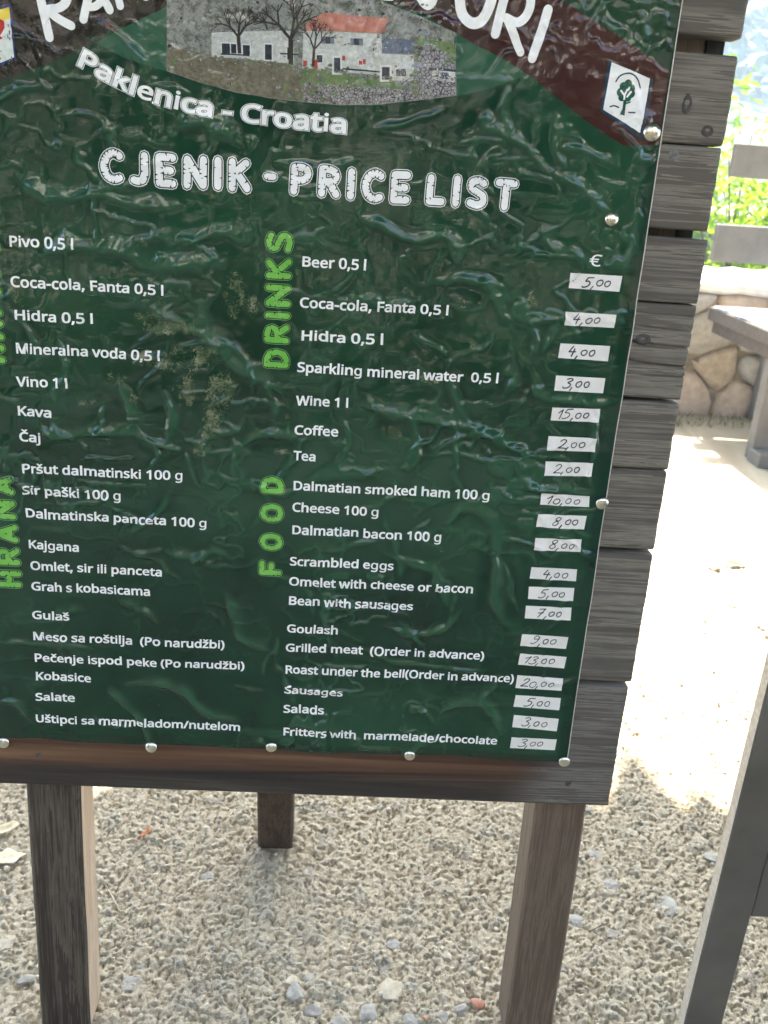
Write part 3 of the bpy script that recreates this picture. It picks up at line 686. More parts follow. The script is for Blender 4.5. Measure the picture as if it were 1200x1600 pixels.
for k in range(110): blob(rt.gauss(575, 42), rt.uniform(262, 392), rt.uniform(5, 13), rt.choice((1, 1, 2, 3, 11)), .0001 + (k % 20) * 3e-6)
for k in range(60): blob(rt.uniform(640, 1000), 335 + rt.gauss(0, 9), rt.uniform(4, 10), rt.choice((2, 3, 1, 2)), .0001 + (k % 20) * 3e-6)
for k in range(60): blob(1004 + rt.gauss(0, 12), rt.uniform(165, 380), rt.uniform(5, 12), rt.choice((0, 11, 1, 2)), .00015 + (k % 10) * 3e-6)
for k in range(26): blob(rt.uniform(575, 880), 98 + rt.uniform(-30, 30), rt.uniform(5, 11), 5, .00019 + k * 2e-6)
for k in range(60): blob(rt.uniform(215, 990), rt.uniform(145, 250), rt.uniform(3, 7), rt.choice((4, 4, 3)), .000165 + (k % 12) * 2e-6)
def twig(x, y, a, l, w, d, ex):
    x2 = x + math.cos(a) * l; y2 = y - math.sin(a) * l
    PIC.extend(ribbon([uv(*pc_(x, y)), uv(*pc_(x2, y2))], w * .00023, 7, ex, False))
    if d > 0:
        for s in (-1, 1, rt.choice((-.3, .3))): twig(x2, y2, a + s * rt.uniform(.35, .75), l * rt.uniform(.6, .8), w * .6, d - 1, ex + .000002)
twig(312, 212, math.pi / 2 + .05, 62, 12, 4, .0003); twig(512, 258, math.pi / 2, 100, 16, 3, .0003); twig(598, 268, math.pi / 2 - .05, 70, 9, 4, .00031); twig(420, 118, 1.9, 30, 5, 3, .0003)
drape('print_photograph', PIC, im, .0002, None, .0022)
m_crest = [lam('crest_blue', (.02, .03, .12)), lam('crest_yellow', (.72, .50, .03), (.80, .62, .06), 150), lam('crest_red', (.50, .03, .03)), lam('crest_white', (.62, .66, .60), (.76, .78, .72), 200), lam('crest_grey', (.12, .14, .12), (.2, .22, .2), 300)]
cr = [poly([(-42, 22), (18, 6), (27, 92), (-38, 122)], 0, 0), poly([(-38, 28), (16, 12), (18, 31), (-38, 44)], 1, .0001), poly([(-38, 42), (18, 30), (24, 90), (-36, 112)], 3, .0001),
      poly([(-30, 36), (0, 30), (9, 34), (9, 44), (3, 56), (7, 60), (4, 62), (-30, 66)], 2, .00015)]
for k in range(26):
    x = rt.uniform(-36, 20); y = rt.uniform(66, 96) if k < 16 else rt.uniform(38, 64); h_ = rt.uniform(2, 7)
    if k >= 16: x = rt.uniform(11, 17)
    cr.append(poly([(x, y), (x + 1.6, y + .5), (x + 1.9, y + h_), (x + .2, y + h_)], 4, .0002 + k * 2e-6))
drape('print_crest', cr, m_crest, .0003)
tl = [poly([(949, 92), (956, 95), (943, 171), (999, 212), (1016, 124), (1019, 124), (1001, 219), (937, 174)], 1, 0), poly([(954, 97), (1014, 124), (998, 209), (941, 171)], 0, .0001)]
def lg(x, y): return uv(900 + x / 6.667, 60 + y / 6.667)
tl += ribbon(smooth([lg(402, 448), lg(440, 395), lg(500, 370), lg(570, 375), lg(630, 430), lg(655, 520)]), .0011, 1, .0002)
for (x, y, r) in [(530, 470, 34), (480, 500, 36), (560, 525, 36), (450, 560, 36), (500, 560, 44), (555, 580, 36), (465, 615, 34), (520, 620, 34)]:
    q = lg(x, y); tl.append((np.array([q] + [(q[0] + r * .000086 * math.cos(t), q[1] + r * .000086 * math.sin(t)) for t in np.linspace(0, 6.2832, 12, endpoint=False)]), np.array([[0, i + 1, (i + 1) % 12 + 1] for i in range(12)]), 2, .0003 + x * 1e-7))
tl.append(poly([pq for pq in [(900 + x / 6.667, 60 + y / 6.667) for x, y in [(478, 640), (510, 640), (500, 700), (488, 810), (440, 795), (470, 730)]]], 2, .00045))
tl += ribbon([lg(500, 680), lg(545, 665)], .0011, 2, .00046)
for a_, b_ in (((455, 545), (485, 590)), ((485, 635), (490, 590)), ((490, 590), (520, 535)), ((515, 610), (555, 560)), ((540, 515), (530, 540))): tl += ribbon([lg(*a_), lg(*b_)], .0014, 0, .0005)
tl += ribbon(smooth([lg(345, 710), lg(385, 700), lg(430, 720)]), .0010, 1, .0003) + ribbon([lg(530, 775), lg(595, 780)], .0010, 1, .0003)
drape('print_tree_emblem', tl, [m_white, lam('emblem_blue_green', (.02, .05, .08)), lam('emblem_green', (.015, .09, .055))], .0003)
# hand-painted name on the banner (cut by the top of the picture)
nm = []
def st(pts, w): nm.extend(ribbon([uv(*q) for q in smooth(pts, 5)] if len(pts) > 2 else [uv(*q) for q in pts], w * .00056, 0, len(nm) * 2e-6, True, 12))
for letter in (
    [([(64, -8), (70, 22), (79, 60)], 11.5), ([(64, -8), (80, -40), (98, -34), (108, -16), (106, 2), (94, 13), (75, 16)], 11), ([(75, 17), (92, 30), (113, 41)], 11)],
    [([(150, -40), (141, -8), (132, 31)], 11), ([(137, 13), (150, 12), (160, 4)], 10), ([(150, -40), (161, -8), (173, 17)], 11)],
    [([(190, 11), (186, -8), (184, -40), (212, -30), (229, -4), (246, -40)], 10)],
    [([(560, -14), (585, -7), (612, -4)], 9)],
    [([(640, -45), (668, 8), (684, -45)], 16)],
    [([(722, -30), (717, 0), (722, 24), (736, 37), (752, 33), (764, 12), (769, -10), (766, -40), (745, -50), (722, -30)], 14)],
    [([(801, -45), (789, -8), (773, 54)], 12), ([(801, -45), (822, -30), (828, 5), (820, 28), (806, 37), (790, 30)], 12), ([(792, 32), (802, 58), (811, 83)], 11.5)],
    [([(855, 17), (843, 55), (830, 92)], 12.5)]):
    nm.clear()
    for pts, w_ in letter: st(pts, w_)
    drape('painted_letter', list(nm), [m_white], .0003)

# ---- lettering
GL = json.loads('''{" ":[209,[]],"(":[241,[[32,220,35,285,45,348,60,409,83,468,113,522,150,573,217,573,167,493,132,407,111,315,103,221,107,159,116,98,132,38,154,-20,182,-75,216,-127,150,-127,113,-77,83,-24,60,34,45,94,35,156]]],")":[241,[[209,220,205,156,196,94,180,34,158,-24,128,-77,91,-127,25,-127,59,-75,87,-20,108,38,124,98,134,159,137,221,134,283,124,346,108,406,87,465,59,521,24,573,91,573,128,522,158,468,180,409,196,348,205,285]]],",":[215,[[154,84,136,23,111,-42,85,-103,33,-103,49,-38,63,31,73,93,148,93]]],"-":[258,[[32,184,32,246,226,246,226,184]]],"/":[298,[[290,573,77,0,8,0,221,573]]],"0":[459,[[419,287,417,221,409,163,395,112,376,70,349,37,316,12,276,-3,229,-8,170,1,122,27,86,70,60,129,44,201,39,287,44,373,58,446,83,504,119,547,167,573,229,581,287,573,335,547,372,504,399,446,414,373],[110,287,113,215,121,156,137,111,159,78,190,59,229,52,268,59,298,78,320,110,336,156,345,215,348,287,345,359,336,417,320,463,298,495,268,515,229,521,190,515,159,495,137,463,121,417,113,359]]],"1":[459,[[285,0,216,0,216,400,216,439,217,470,219,499,196,477,169,455,108,405,71,452,226,573,285,573]]],"5":[459,[[221,351,275,346,322,331,361,307,389,274,407,232,413,183,407,128,387,81,356,43,314,15,261,-2,199,-8,156,-6,116,0,80,10,51,23,51,90,82,74,121,62,161,55,200,52,239,55,274,65,302,82,323,106,336,137,341,176,332,225,306,262,262,284,197,292,146,288,99,280,64,302,86,573,373,573,373,508,146,508,132,342,169,348]]],"B":[521,[[241,573,336,565,404,541,434,515,453,478,459,431,456,399,446,371,431,347,409,328,382,313,350,304,350,300,384,292,415,279,441,261,461,236,474,203,478,163,472,115,454,74,425,42,385,19,337,5,279,0,78,0,78,573],[256,329,318,335,357,352,377,382,384,423,376,463,351,490,308,506,245,511,150,511,150,329],[150,269,150,61,265,61,330,68,371,91,394,125,401,168,398,197,388,221,370,241,344,256,307,266,260,269]]],"C":[507,[[323,517,280,513,241,502,206,482,178,456,155,423,139,383,129,337,125,286,131,220,147,164,175,117,213,83,262,62,322,55,359,57,394,62,460,78,460,15,427,5,393,-2,356,-7,312,-8,232,1,166,28,115,72,78,131,56,203,49,287,53,349,67,406,89,456,120,499,159,534,206,559,261,575,324,581,367,578,409,572,448,561,482,547,453,486,394,508,360,515]]],"D":[585,[[536,292,528,203,501,131,457,74,399,33,325,8,237,0,78,0,78,573,254,573,335,565,404,540,460,501,502,446,528,377],[460,289,454,359,435,415,404,457,361,487,308,505,244,511,150,511,150,62,228,62,299,68,357,87,402,119,434,164,454,220]]],"F":[416,[[150,0,78,0,78,573,398,573,398,509,150,509,150,306,383,306,383,243,150,243]]],"G":[584,[[326,302,524,302,524,22,478,8,431,-1,380,-6,323,-8,241,1,173,28,120,71,81,130,57,202,49,286,58,370,84,442,127,500,186,544,259,571,346,581,392,578,437,572,478,561,516,547,489,484,457,497,421,508,382,515,342,517,278,510,225,489,181,455,150,409,131,353,124,286,130,222,146,166,175,119,216,84,270,62,340,55,404,59,452,68,452,238,326,238]]],"H":[594,[[516,0,443,0,443,267,150,267,150,0,78,0,78,573,150,573,150,330,443,330,443,573,516,573]]],"K":[496,[[496,0,411,0,209,273,150,222,150,0,78,0,78,573,150,573,150,290,199,345,249,399,403,573,488,573,261,323]]],"M":[727,[[330,0,142,502,139,502,142,461,144,407,144,347,144,0,78,0,78,573,184,573,361,103,364,103,544,573,650,573,650,0,578,0,578,352,579,408,581,460,584,501,581,501,390,0]]],"O":[626,[[577,287,573,224,561,166,540,116,510,73,473,38,428,13,375,-3,314,-8,251,-3,196,13,151,39,114,73,85,116,65,167,53,224,49,288,56,370,78,442,114,500,166,545,232,572,314,581,393,572,459,545,510,501,547,442,570,370],[125,287,130,220,145,163,171,117,207,83,255,62,314,55,373,62,420,83,456,117,481,163,496,220,501,287,496,354,481,411,456,457,421,491,373,511,314,518,255,511,207,490,171,457,145,411,130,354]]],"P":[485,[[229,573,297,568,352,553,393,528,421,495,439,454,444,404,441,370,433,336,417,306,395,278,364,255,324,238,275,227,216,223,150,223,150,0,78,0,78,573],[223,511,150,511,150,285,208,285,258,288,298,296,330,311,352,334,365,363,370,401,361,449,334,484,289,504]]],"R":[499,[[236,573,301,568,353,555,393,532,422,500,439,460,444,410,440,368,427,334,408,306,385,285,358,269,330,257,487,0,403,0,264,237,150,237,150,0,78,0,78,573],[232,510,150,510,150,298,236,298,296,304,338,325,362,359,370,407,366,440,355,467,336,486,310,500,275,507]]],"S":[440,[[403,153,396,106,378,66,348,35,307,11,257,-3,198,-8,137,-5,83,4,41,19,41,88,73,76,113,65,156,57,201,55,240,57,273,66,298,79,316,98,327,120,330,147,327,173,318,194,302,213,277,230,242,247,196,265,131,294,106,311,85,330,69,351,57,375,50,403,48,435,54,477,71,513,99,542,136,563,180,576,231,581,276,578,318,572,355,562,389,549,366,487,302,508,266,515,229,517,196,515,169,507,148,494,133,478,124,457,121,434,124,407,133,386,149,367,172,351,204,335,246,318,293,299,332,279,362,255,385,228,398,194]]],"T":[446,[[259,0,187,0,187,509,8,509,8,573,437,573,437,509,259,509]]],"U":[586,[[513,202,507,146,489,95,459,52,416,20,360,-1,290,-8,225,-2,171,18,128,50,97,93,78,144,72,204,72,573,144,573,144,201,148,158,161,122,182,93,211,72,248,59,294,55,342,59,379,73,407,96,427,126,438,161,442,202,442,573,513,573]]],"V":[481,[[481,573,277,0,204,0,0,573,75,573,204,205,220,160,231,119,241,80,250,119,262,161,277,207,405,573]]],"W":[746,[[735,573,583,0,510,0,399,375,389,410,380,443,373,471,370,488,367,471,361,443,352,409,342,373,234,0,161,0,10,573,85,573,174,223,183,186,190,151,196,118,201,87,206,119,213,154,222,191,232,227,333,573,407,573,512,225,523,187,532,151,538,117,544,87,550,129,560,175,572,224,660,573]]],"a":[450,[[231,437,299,428,347,403,368,375,381,338,385,293,385,0,334,0,320,61,317,61,298,40,279,22,258,9,234,-1,206,-6,172,-8,136,-5,103,6,75,23,55,48,41,80,37,119,43,159,59,192,87,219,152,245,243,257,316,259,316,285,310,330,293,359,265,375,227,380,194,378,163,370,106,347,84,400,115,414,151,426,190,434],[252,208,184,200,141,182,118,155,110,119,115,87,132,66,157,53,188,49,238,56,279,79,299,103,311,134,315,172,315,210]]],"b":[493,[[139,461,138,410,135,373,139,373,161,398,189,419,226,432,272,437,322,431,365,412,401,381,428,338,444,283,449,215,444,147,427,91,400,48,365,17,322,-2,272,-8,226,-3,189,10,161,31,139,55,133,55,119,0,68,0,68,609,139,609],[260,379,219,374,188,361,165,339,150,308,142,268,139,217,139,214,145,144,165,93,187,69,219,55,261,51,297,55,325,69,348,93,369,145,376,216,369,287,348,338,325,360,296,374]]],"c":[385,[[241,-8,187,-2,139,15,99,45,69,87,50,143,44,213,51,284,71,342,102,385,142,415,191,432,245,438,278,436,309,431,336,424,358,415,337,356,292,370,244,376,204,371,172,358,148,335,131,303,120,263,117,213,120,166,131,126,148,94,172,71,202,58,240,53,273,55,302,60,351,78,351,15,328,5,304,-2,275,-7]]],"d":[493,[[221,-8,171,-2,128,17,92,48,65,91,49,146,44,214,49,282,66,338,93,381,128,413,171,432,221,438,253,436,280,429,303,420,323,407,340,391,354,374,359,374,356,405,354,438,354,609,425,609,425,0,368,0,358,58,354,58,340,40,323,24,303,11,279,1,252,-6],[232,51,273,55,305,67,328,88,348,135,355,200,355,213,349,284,329,336,306,360,274,375,231,379,196,374,168,359,146,334,124,281,117,213,124,144,146,93,168,69,197,55]]],"e":[452,[[234,438,286,432,329,414,364,385,390,346,406,299,411,244,411,201,117,201,127,137,154,90,181,69,215,56,254,52,293,54,327,60,392,82,392,20,359,8,327,-1,292,-6,251,-8,194,-2,143,17,101,48,70,91,51,146,44,212,50,277,68,333,96,378,134,411,181,431],[233,380,188,372,154,348,130,309,119,257,338,257,335,292,326,322,312,346,292,364,266,376]]],"f":[276,[[266,375,158,375,158,0,87,0,87,375,12,375,12,408,87,432,87,457,92,507,104,547,124,577,152,597,186,609,227,613,274,609,310,599,292,544,262,552,228,556,197,550,175,532,162,502,158,458,158,430,266,430]]],"g":[493,[[221,438,261,434,297,422,329,402,355,373,359,373,369,430,425,430,425,-7,420,-63,404,-109,378,-146,341,-172,293,-187,233,-192,188,-191,147,-186,110,-177,78,-165,78,-100,111,-114,149,-125,191,-132,237,-134,286,-126,324,-101,347,-63,355,-13,355,4,356,32,358,57,354,57,329,28,299,8,263,-4,221,-8,170,-2,126,18,91,51,65,95,49,149,44,214,49,278,65,332,91,377,126,411,169,431],[230,379,197,374,169,359,147,336,130,303,120,262,117,213,124,143,146,92,169,68,197,54,232,50,262,52,288,58,309,69,326,85,340,105,349,131,354,161,356,197,356,214,353,267,343,309,326,340,302,362,270,374]]],"h":[496,[[139,431,138,399,135,370,140,370,155,391,174,407,196,420,221,429,247,435,273,437,321,433,360,421,391,400,413,370,426,330,431,280,431,0,361,0,361,275,355,321,338,353,308,372,265,379,222,374,189,360,166,338,150,308,142,269,139,222,139,0,68,0,68,609,139,609]]],"i":[207,[[139,430,139,0,68,0,68,430],[104,591,119,588,133,580,142,566,145,546,142,526,133,512,119,504,104,501,88,504,75,512,66,526,63,546,66,566,75,580,88,588]]],"j":[207,[[18,-192,-18,-190,-44,-183,-44,-126,-19,-132,9,-134,32,-130,51,-120,64,-100,68,-67,68,430,139,430,139,-64,136,-101,126,-133,110,-159,87,-177,56,-189],[63,546,66,566,75,580,88,588,104,591,119,588,133,580,142,566,145,546,142,526,133,512,119,504,104,501,88,504,75,512,66,526]]],"k":[428,[[138,291,137,257,135,221,138,221,152,240,172,264,189,285,326,430,409,430,235,246,421,0,336,0,187,200,138,158,138,0,68,0,68,609,138,609]]],"l":[207,[[139,0,68,0,68,609,139,609]]],"m":[750,[[540,438,584,434,621,421,649,401,669,371,681,330,685,280,685,0,615,0,615,277,610,321,594,353,567,372,528,379,490,374,460,362,438,342,418,298,411,237,411,0,342,0,342,277,339,308,332,333,320,353,303,367,281,376,253,379,215,374,185,360,164,338,150,308,141,269,139,223,139,0,68,0,68,430,125,430,136,371,140,371,155,392,173,409,194,422,217,431,241,436,266,438,312,433,349,420,378,398,398,366,402,366,427,398,461,420,499,433]]],"n":[496,[[275,438,322,434,361,421,391,401,413,371,426,330,431,280,431,0,361,0,361,275,355,321,338,353,308,372,265,379,222,374,189,361,166,338,146,289,139,223,139,0,68,0,68,430,125,430,136,371,140,371,156,392,175,409,198,422,222,431,248,436]]],"o":[485,[[442,216,438,165,428,121,411,82,388,51,359,25,324,7,285,-4,241,-8,200,-4,163,7,129,25,100,51,77,82,59,121,48,165,44,216,50,282,68,336,97,380,137,412,186,431,244,438,299,431,347,412,387,380,417,336,436,282],[117,216,120,169,130,128,147,95,172,71,203,56,243,51,282,56,314,71,339,95,356,128,366,169,369,216,365,263,355,303,338,335,314,359,282,374,242,379,202,374,171,359,147,335,124,284]]],"p":[493,[[273,438,322,432,365,413,401,383,428,339,444,284,449,216,444,148,427,93,401,49,365,17,322,-2,272,-8,241,-6,213,1,190,11,170,24,139,55,134,55,137,20,139,-16,139,-192,68,-192,68,430,126,430,136,371,139,371,153,389,170,405,189,419,213,429,240,436],[260,379,221,374,190,362,167,342,152,313,142,275,139,229,139,216,142,167,150,126,165,93,188,70,220,55,261,51,297,56,326,72,348,98,364,131,373,171,376,217,369,283,348,334,325,359,296,374]]],"r":[331,[[269,438,295,437,319,433,310,368,287,372,264,374,240,371,217,363,195,351,176,334,161,313,149,289,141,261,139,229,139,0,68,0,68,430,126,430,134,351,137,351,152,374,170,395,191,413,214,426,240,435]]],"s":[384,[[348,119,343,80,327,49,302,24,268,6,226,-4,176,-8,135,-6,99,-1,68,8,42,19,42,83,104,60,141,52,178,49,224,53,256,66,274,86,280,112,278,128,271,141,259,154,239,167,174,196,103,228,76,245,57,266,45,292,41,324,46,358,61,386,85,408,137,430,202,438,240,436,275,430,308,421,339,409,315,353,258,372,228,378,197,380,159,377,131,366,114,350,108,328,111,312,119,298,133,286,154,274,219,246,289,215,314,197,333,176,344,150]]],"t":[289,[[212,50,245,53,272,59,272,5,240,-4,200,-8,167,-5,138,4,112,20,91,44,78,79,74,125,74,375,13,375,13,409,75,437,103,528,144,528,144,430,269,430,269,375,144,375,144,127,149,93,163,69,185,54]]],"u":[496,[[427,430,427,0,370,0,359,57,356,57,340,36,321,20,298,8,273,-1,247,-6,220,-8,173,-4,134,8,103,29,81,59,68,99,63,148,63,430,135,430,135,153,141,108,158,76,188,57,230,51,273,55,306,69,330,91,345,121,354,160,357,206,357,430]]],"v":[407,[[163,0,0,430,75,430,167,176,180,137,193,96,201,63,204,63,214,96,227,138,241,176,332,430,407,430,244,0]]],"w":[630,[[346,243,336,276,328,308,321,335,316,357,313,357,308,335,302,307,294,275,284,242,207,1,127,1,9,431,82,431,141,201,153,154,163,109,169,73,172,73,178,97,185,128,193,160,201,188,277,431,354,431,428,188,440,149,451,109,457,74,460,74,466,108,477,153,489,201,549,431,621,431,502,1,419,1]]],"Č":[507,[[323,517,280,513,241,502,206,482,178,456,155,423,139,383,129,337,125,286,131,220,147,164,175,117,213,83,262,62,322,55,359,57,394,62,460,78,460,15,427,5,393,-2,356,-7,312,-8,232,1,166,28,115,72,78,131,56,203,49,287,53,349,67,406,89,456,120,499,159,534,206,559,261,575,324,581,367,578,409,572,448,561,482,547,453,486,394,508,360,515],[268,629,240,668,203,711,169,747,169,757,217,757,261,724,303,683,347,724,391,757,440,757,440,747,405,711,368,668,340,629]]],"č":[385,[[241,-8,187,-2,139,15,99,45,69,87,50,143,44,213,51,284,71,342,102,385,142,415,191,432,245,438,278,436,309,431,336,424,358,415,337,356,292,370,244,376,204,371,172,358,148,335,131,303,120,263,117,213,120,166,131,126,148,94,172,71,202,58,240,53,273,55,302,60,351,78,351,15,328,5,304,-2,275,-7],[191,486,163,526,126,568,92,604,92,614,140,614,184,581,226,540,270,581,314,614,363,614,363,604,328,568,291,526,263,486]]],"š":[384,[[348,119,343,80,327,49,302,24,268,6,226,-4,176,-8,135,-6,99,-1,68,8,42,19,42,83,104,60,141,52,178,49,224,53,256,66,274,86,280,112,278,128,271,141,259,154,239,167,174,196,103,228,76,245,57,266,45,292,41,324,46,358,61,386,85,408,137,430,202,438,240,436,275,430,308,421,339,409,315,353,258,372,228,378,197,380,159,377,131,366,114,350,108,328,111,312,119,298,133,286,154,274,219,246,289,215,314,197,333,176,344,150],[156,486,128,526,91,568,57,604,57,614,105,614,148,581,191,540,235,581,278,614,328,614,328,604,293,568,255,526,228,486]]],"ž":[377,[[346,0,31,0,31,47,262,375,45,375,45,430,340,430,340,377,112,55,346,55],[152,486,123,526,87,568,53,604,53,614,101,614,144,581,187,540,231,581,274,614,324,614,324,604,289,568,251,526,224,486]]],"€":[459,[[305,580,344,578,380,571,415,560,448,543,419,485,366,508,336,515,305,518,276,516,250,509,227,497,206,480,189,459,174,432,162,401,153,365,349,365,349,313,148,313,147,298,147,282,147,267,148,249,325,249,325,197,154,197,166,156,184,120,207,92,236,71,271,59,311,55,343,56,374,62,431,80,431,18,376,0,344,-6,307,-8,247,-2,196,17,155,47,123,88,99,138,83,197,18,197,18,249,76,249,75,265,75,282,76,300,76,313,18,313,18,365,82,365,97,426,120,479,153,521,195,553,246,573]]]}''')
def embolden(P, d):
    """push a contour outwards (to its right-hand side for font winding)"""
    P = np.array(P, float); n = len(P)
    k = [i for i in range(n) if np.hypot(*(P[i] - P[i - 1])) > 1e-5]; P = P[k]
    a = np.roll(P, 1, 0); b_ = np.roll(P, -1, 0)
    t1 = P - a; t2 = b_ - P; t1 /= np.linalg.norm(t1, axis=1)[:, None]; t2 /= np.linalg.norm(t2, axis=1)[:, None]
    n1 = np.stack([-t1[:, 1], t1[:, 0]], 1); n2 = np.stack([-t2[:, 1], t2[:, 0]], 1); m_ = n1 + n2; l = np.maximum(np.linalg.norm(m_, axis=1), .35)
    m_ = m_ / l[:, None]; c = np.maximum((m_ * n1).sum(1), .6)
    return P + m_ * (d / c)[:, None]
def text_parts(txt, place, d=.012, mi=0, ex=0.):
    """place(x, y) maps em coordinates to the sheet; returns parts"""
    out = []; x = 0
    for ch in txt:
        adv, cs = GL.get(ch, GL[' '])
        if cs:
            es = [embolden(np.array(c, float).reshape(-1, 2) / 1000, min(d, {'g': .012, 'i': .017, 'j': .017, 'e': .020, 's': .020}.get(ch, d))) for c in cs]
            area = [((e[:, 0] * np.roll(e[:, 1], -1) - e[:, 1] * np.roll(e[:, 0], -1)).sum()) / 2 for e in es]
            outer = [e for e, a_ in zip(es, area) if a_ < 0]; holes = [e for e, a_ in zip(es, area) if a_ >= 0]
            for e in outer:
                hs = [h_ for h_ in holes if (h_.mean(0) > e.min(0)).all() and (h_.mean(0) < e.max(0)).all()]
                loops = [[Vector((x + q[0], q[1], 0)) for q in l] for l in [e] + hs]
                T = np.array(tessellate_polygon(loops), int).reshape(-1, 3); P = np.array([(v.x, v.y) for l in loops for v in l])
                out.append((np.array([place(px, py) for px, py in P]), T, mi, ex))
        x += adv / 1000
    return out
def twidth(txt): return sum(GL.get(c, GL[' '])[0] for c in txt) / 1000
EM = .0137
LINES = [("Pivo 0,5 l", 16, 384, 119, 389.5), ("Coca-cola, Fanta 0,5 l", 18, 446, 258.5, 461), ("Hidra 0,5 l", 24, 498.5, 148.5, 505.5), ("Mineralna voda 0,5 l", 26, 549, 252, 562.5),
 ("Vino 1 l", 28.5, 602, 108.5, 605.5), ("Kava", 29, 647, 83.5, 651), ("Čaj", 32, 688, 66, 690), ("Pršut dalmatinski 100 g", 36, 736, 287, 749), ("Sir paški 100 g", 37.5, 770, 191, 779),
 ("Dalmatinska panceta 100 g", 41, 806, 324.5, 822), ("Kajgana", 45, 855, 125.5, 860), ("Omlet, sir ili panceta", 48, 887.5, 255, 899), ("Grah s kobasicama", 50, 919, 236.5, 929), ("Gulaš", 51.5, 964.5, 109.5, 967.5),
 ("Meso sa roštilja  (Po narudžbi)", 52.5, 997.5, 351.5, 1011), ("Pečenje ispod peke (Po narudžbi)", 55, 1031, 382.5, 1044.5), ("Kobasice", 56.5, 1059.5, 144, 1064), ("Salate", 56.5, 1092, 119, 1094.5), ("Uštipci sa marmeladom/nutelom", 56.5, 1126, 376, 1139.5),
 ("Beer 0,5 l", 471, 416, 573.5, 422), ("Coca-cola, Fanta 0,5 l", 467.5, 478.5, 701.5, 492), ("Hidra 0,5 l", 470, 530.5, 600, 537), ("Sparkling mineral water  0,5 l", 464, 580, 778.5, 597.5), ("Wine 1 l", 462.5, 631.5, 545, 635.5),
 ("Coffee", 460, 677.5, 528, 681), ("Tea", 459.5, 717, 494, 719), ("Dalmatian smoked ham 100 g", 457.5, 763.5, 764.5, 778), ("Cheese 100 g", 456.5, 796.5, 592, 803.5), ("Dalmatian bacon 100 g", 455, 831, 689.5, 843.5),
 ("Scrambled eggs", 452.5, 880.5, 614.5, 888.5), ("Omelet with cheese or bacon", 451, 912.5, 739, 924.5), ("Bean with sausages", 450, 942, 645, 952), ("Goulash", 448, 985, 529, 989.5), ("Grilled meat  (Order in advance)", 446.5, 1015, 755.5, 1028),
 ("Roast under the bell(Order in advance)", 445, 1049, 802, 1064), ("Sausages", 444, 1080, 535.5, 1084.5), ("Salads", 443, 1110, 506.5, 1112.5), ("Fritters with  marmelade/chocolate", 441.5, 1145, 776, 1160), ("€", 917, 414, 937, 416)]
for (txt, x0, y0, x1, y1) in LINES:
    a = np.array(uv(x0, y0)); e = np.array(uv(x1, y1)); w = twidth(txt); em = EM * (1.15 if txt == '€' else 1)
    d = (e - a) / w; up = np.array([-d[1], d[0]]) / np.hypot(*d) * em
    drape('menu_line', text_parts(txt, lambda x, y: a + d * x + up * y, .004 if txt == '€' else .024), [m_white], .00025)

# ---- cracked-stone display capitals, drawn from centre lines
A_ = lambda *p: [tuple(q) for q in p]
CAPS = {'I': (0, [A_((0, .14), (0, .86))]), 'J': (.30, [A_((.30, .86), (.30, .36), (.24, .18), (.12, .14), (.0, .17))]),
 'E': (.36, [A_((.36, .86), (0, .86), (0, .14), (.36, .14)), A_((0, .5), (.30, .5))]), 'N': (.44, [A_((0, .14), (0, .86), (.44, .14), (.44, .86))]),
 'K': (.42, [A_((0, .14), (0, .86)), A_((.38, .86), (.04, .50)), A_((.12, .56), (.42, .14))]), 'C': (.42, [smooth(A_((.42, .80), (.26, .87), (.08, .76), (0, .5), (.08, .24), (.26, .13), (.42, .18)), 3)]),
 'P': (.38, [A_((0, .14), (0, .86), (.2, .86), (.34, .80), (.38, .68), (.34, .55), (.2, .48), (0, .48))]), 'R': (.40, [A_((0, .14), (0, .86), (.2, .86), (.34, .80), (.38, .68), (.34, .55), (.2, .48), (0, .48)), A_((.2, .46), (.40, .14))]),
 'L': (.34, [A_((0, .86), (0, .14), (.34, .14))]), 'S': (.38, [smooth(A_((.36, .80), (.2, .87), (.03, .80), (.03, .62), (.2, .51), (.36, .40), (.37, .22), (.2, .13), (0, .18)), 3)]),
 'T': (.44, [A_((0, .86), (.44, .86)), A_((.22, .86), (.22, .14))]), 'D': (.40, [A_((0, .14), (0, .86), (.18, .86), (.34, .76), (.40, .5), (.34, .24), (.18, .14), (0, .14))]),
 'F': (.34, [A_((.34, .86), (0, .86), (0, .14)), A_((0, .48), (.28, .48))]), 'O': (.46, [smooth(A_((.23, .87), (.06, .76), (0, .5), (.06, .24), (.23, .13), (.40, .24), (.46, .5), (.40, .76), (.23, .87)), 3)]),
 'H': (.40, [A_((0, .14), (0, .86)), A_((.40, .14), (.40, .86)), A_((0, .5), (.40, .5))]), 'A': (.44, [A_((0, .14), (.22, .86), (.44, .14)), A_((.08, .34), (.36, .34))]), '-': (.20, [A_((0, .42), (.20, .42))])}
